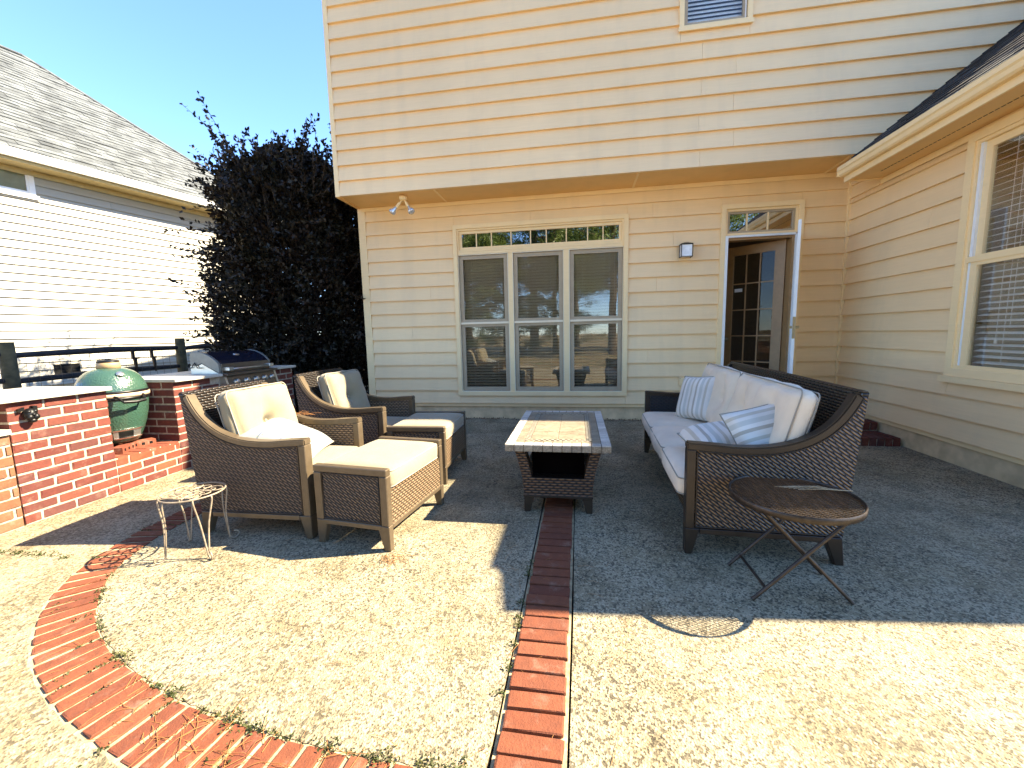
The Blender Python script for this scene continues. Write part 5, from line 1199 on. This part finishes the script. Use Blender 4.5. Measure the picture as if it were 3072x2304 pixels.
# sunlit bushes on the lawn glimpsed beside the corner
for i, (bx, by, br, bh, lab) in enumerate(((-5.6, 12.5, .9, .95, 'sunlit bright bush on the lawn glimpsed between shrub and house corner'), (-8.2, 17.5, 1.6, 2.1, 'larger far bush on the back lawn behind the tall shrub'))):
    n = 5200; u = nr.normal(size=(n, 3)); u /= np.linalg.norm(u, axis=1)[:, None]; u[:, 2] = np.abs(u[:, 2]); rr = nr.uniform(.5, 1, n)[:, None]
    P = u*rr*np.array([br, br, bh])*(1+.2*np.sin(u[:, :1]*7+u[:, 1:2]*5)); D = u+nr.normal(size=(n, 3))*.6
    b = thing('bush', (bx, by, -.07), 0, lab, 'bush'); add('crown', leaves(P, D, nr.uniform(.06, .11, n), .3, M_BUSHB), b)
    add('stem', MB().tube([(0,0,-.05), (.03,0,bh*.7)], [.04, .02], 6).mesh('stem', M_BARK), b)
# pine trees behind the viewer: they show in the window glass
def pine_meshes(zmin=4):
    P, D, L = [], [], []; tr = MB().tube([(0,0,0), (.1,0,5), (0,.1,10), (.05,0,15.5)], [.28, .22, .14, .04], 8)
    for i in range(120):
        z = nr.uniform(zmin, 15.5); a_ = nr.uniform(0, 2*pi); ln_ = (16.5-z)*.32+.5; e = np.array([cos(a_), sin(a_), nr.uniform(.0, .35)])
        if i % 2 == 0: tr.tube([(0,0,z), tuple(np.array([0,0,z])+e*ln_)], [.05, .015], 4)
        for k in range(int(ln_*4)):
            c = np.array([0,0,z])+e*ln_*nr.uniform(.3, 1.05)+nr.normal(size=3)*.18; m_ = 34
            P.append(c+nr.normal(size=(m_, 3))*.20); D.append(nr.normal(size=(m_, 3))+e*.8+np.array([0,0,.4])); L.append(nr.uniform(.14, .30, m_))
    return tr.mesh('trunk', M_BARK), leaves(np.concatenate(P), np.concatenate(D), np.concatenate(L), .10, M_PINE)
pt, pc = pine_meshes(); _, pl = pine_meshes(.6)
pos_ = [(-4.7,-13.5,.62,'low-branched evergreen behind the viewer darkening the middle of the window'), (-7.4,-14.5,.66,'low-branched evergreen behind the viewer darkening the left of the window'), (-1.6,-15.5,.60,'low-branched evergreen behind the viewer just right of the window centre'), (-8.5,-19,1.0,'tall pine behind the viewer reflected at the left of the window'), (-3.2,-17,1.15,'broad pine behind the viewer reflected in the middle of the window'), (1.9,-12.5,.9,'shorter pine behind the viewer reflected near the door transom'), (8.5,-19,1.2,'largest pine behind the viewer at the right of the yard'), (-14,-22,1.1,'distant pine behind the viewer at the far left of the yard'), (-.3,-26,1.2,'farthest pine behind the viewer on the yard centre line')]
for i, (x_, y_, sc_, lab) in enumerate(pos_):
    M = Matrix.Translation((x_, y_, -.07)) @ Matrix.Rotation(i*1.3, 4, 'Z') @ Matrix.Diagonal((sc_, sc_, sc_, 1))
    t = add('pine_tree', None, None, M, lab, 'tree', 'pine trees reflected in the windows'); add('trunk', pt, t, M); add('crown', pl if i < 3 else pc, t, M)

# weeds in the joints, pine needles and grit on the slab
PL, DL, LL = [], [], []
def tuft(c, n, r_, h_):
    P = np.zeros((n, 3)); P[:, :2] = np.array(c[:2])+nr.normal(size=(n, 2))*r_; P[:, 2] = nr.uniform(-.01, h_*.6, n)
    PL.append(P); D = nr.normal(size=(n, 3)); D[:, 2] = np.abs(D[:, 2])*.6+.2; DL.append(D); LL.append(nr.uniform(.006, .015, n))
OUTR = [Vector((p[0], p[1], 0)) for p in OUT2]
for i in range(130):
    s_ = rnd.uniform(0, 3.6)**1.0; p, t_ = at(INNER, s_); 
    if rnd.random() < (.95 if s_ < 1.3 else .55): tuft((p.x, p.y-.003), rnd.randint(4, 18), .008, .014)
for s_, n_ in ((1.72, 260), (1.66, 120), (1.28, 200), (.95, 220), (.85, 150), (.55, 200), (.35, 240), (.2, 260), (.1, 200), (2.35, 120), (2.45, 120), (2.6, 100)):
    p, t_ = at(INNER, s_); tuft((p.x, p.y), int(n_*.55), .020, .022)
for i in range(26):
    s_ = rnd.uniform(.1, 3.4); p, t_ = at(INNER, s_); nrm = Vector((-t_.y, t_.x, 0)); 
    if (p+nrm*.1-Vector((-1.5,2.9,0))).length < (p-Vector((-1.5,2.9,0))).length: nrm = -nrm
    o_ = rnd.uniform(0, BW)
    for k in range(6): tuft(((p+nrm*(o_+k*.012)).x, (p+nrm*(o_+k*.012)).y), 5, .004, .012)
for yy in (1.75, 1.80, 1.62, 1.50, 1.38, 2.15, 2.2, 2.28, 1.9): tuft((-.286+rnd.uniform(-.01,.01), yy), 40, .012, .02)
for i in range(60): tuft((-5.0+rnd.uniform(0, 1.95)*1.0, 2.0) if False else (-3.75+rnd.uniform(-.28, .55), 1.98+rnd.uniform(-.012,.012)), 12, .012, .012)
add('weeds', leaves(np.concatenate(PL), np.concatenate(DL), np.concatenate(LL), .32, M_WEED), None, I4, 'small green weeds growing in the joints along the curved brick border', 'weeds', kind='stuff')
mb = MB()
def blade(x_, y_, a_, L_, z0=.004, r_=.0011, lift=.01):
    b_ = rnd.uniform(-.3, .3); mb.tube([(x_, y_, z0), (x_+cos(a_)*L_*.5-sin(a_)*b_*L_*.2, y_+sin(a_)*L_*.5+cos(a_)*b_*L_*.2, z0+lift*rnd.random()), (x_+cos(a_+b_)*L_, y_+sin(a_+b_)*L_, z0+.002)], r_, 3, cap=False)
for i in range(150): blade(rnd.uniform(-2.9, .2), rnd.uniform(1.05, 2.6), rnd.uniform(0, 2*pi), rnd.uniform(.04, .12), r_=.0008)
for i in range(26): blade(-1.15+rnd.uniform(-.06, .05), 2.245+rnd.uniform(-.06, .04), rnd.uniform(-1.4, .3), rnd.uniform(.05, .13))
for i in range(90):
    p, t_ = at(INNER, rnd.uniform(.05, 1.5)); blade(p.x+rnd.uniform(-.1,.05), p.y-rnd.uniform(0, .16), rnd.uniform(0, 2*pi), rnd.uniform(.04, .14))
add('pine_needles', mb.mesh('pine_needles', M_NEED, fix=False), None, I4, 'dry brown pine needles scattered over the sunlit concrete', 'pine needles', kind='stuff')
mb = MB()
for i in range(22): blade(-2.30+rnd.uniform(-.12, .05), 3.075+rnd.uniform(-.03, .03), rnd.uniform(-1.2, 1.0), rnd.uniform(.04, .12), .715, .0011, .02)
add('pine_needle_clump', mb.mesh('pine_needle_clump', M_NEED, fix=False), None, I4, 'orange pine needles caught on the far arm of the front armchair', 'pine needles', kind='stuff')

# leaf litter blown against the wall foot
n = 420; P = np.stack([nr.uniform(-2.6, 1.6, n), 6.37-np.abs(nr.normal(size=n))*.045, nr.uniform(.002, .018, n)], 1)
D = nr.normal(size=(n, 3)); D[:, 2] *= .15
M_LITTER = simple('brown_dry_leaf', (.16,.09,.045), .9, var=.4, bump=0, space='world')
add('leaf_litter', leaves(P, D, nr.uniform(.012, .04, n), .3, M_LITTER, 'leaf_litter'), None, I4, 'brown dry leaf litter along the foot of the back wall', 'leaf litter', kind='stuff')
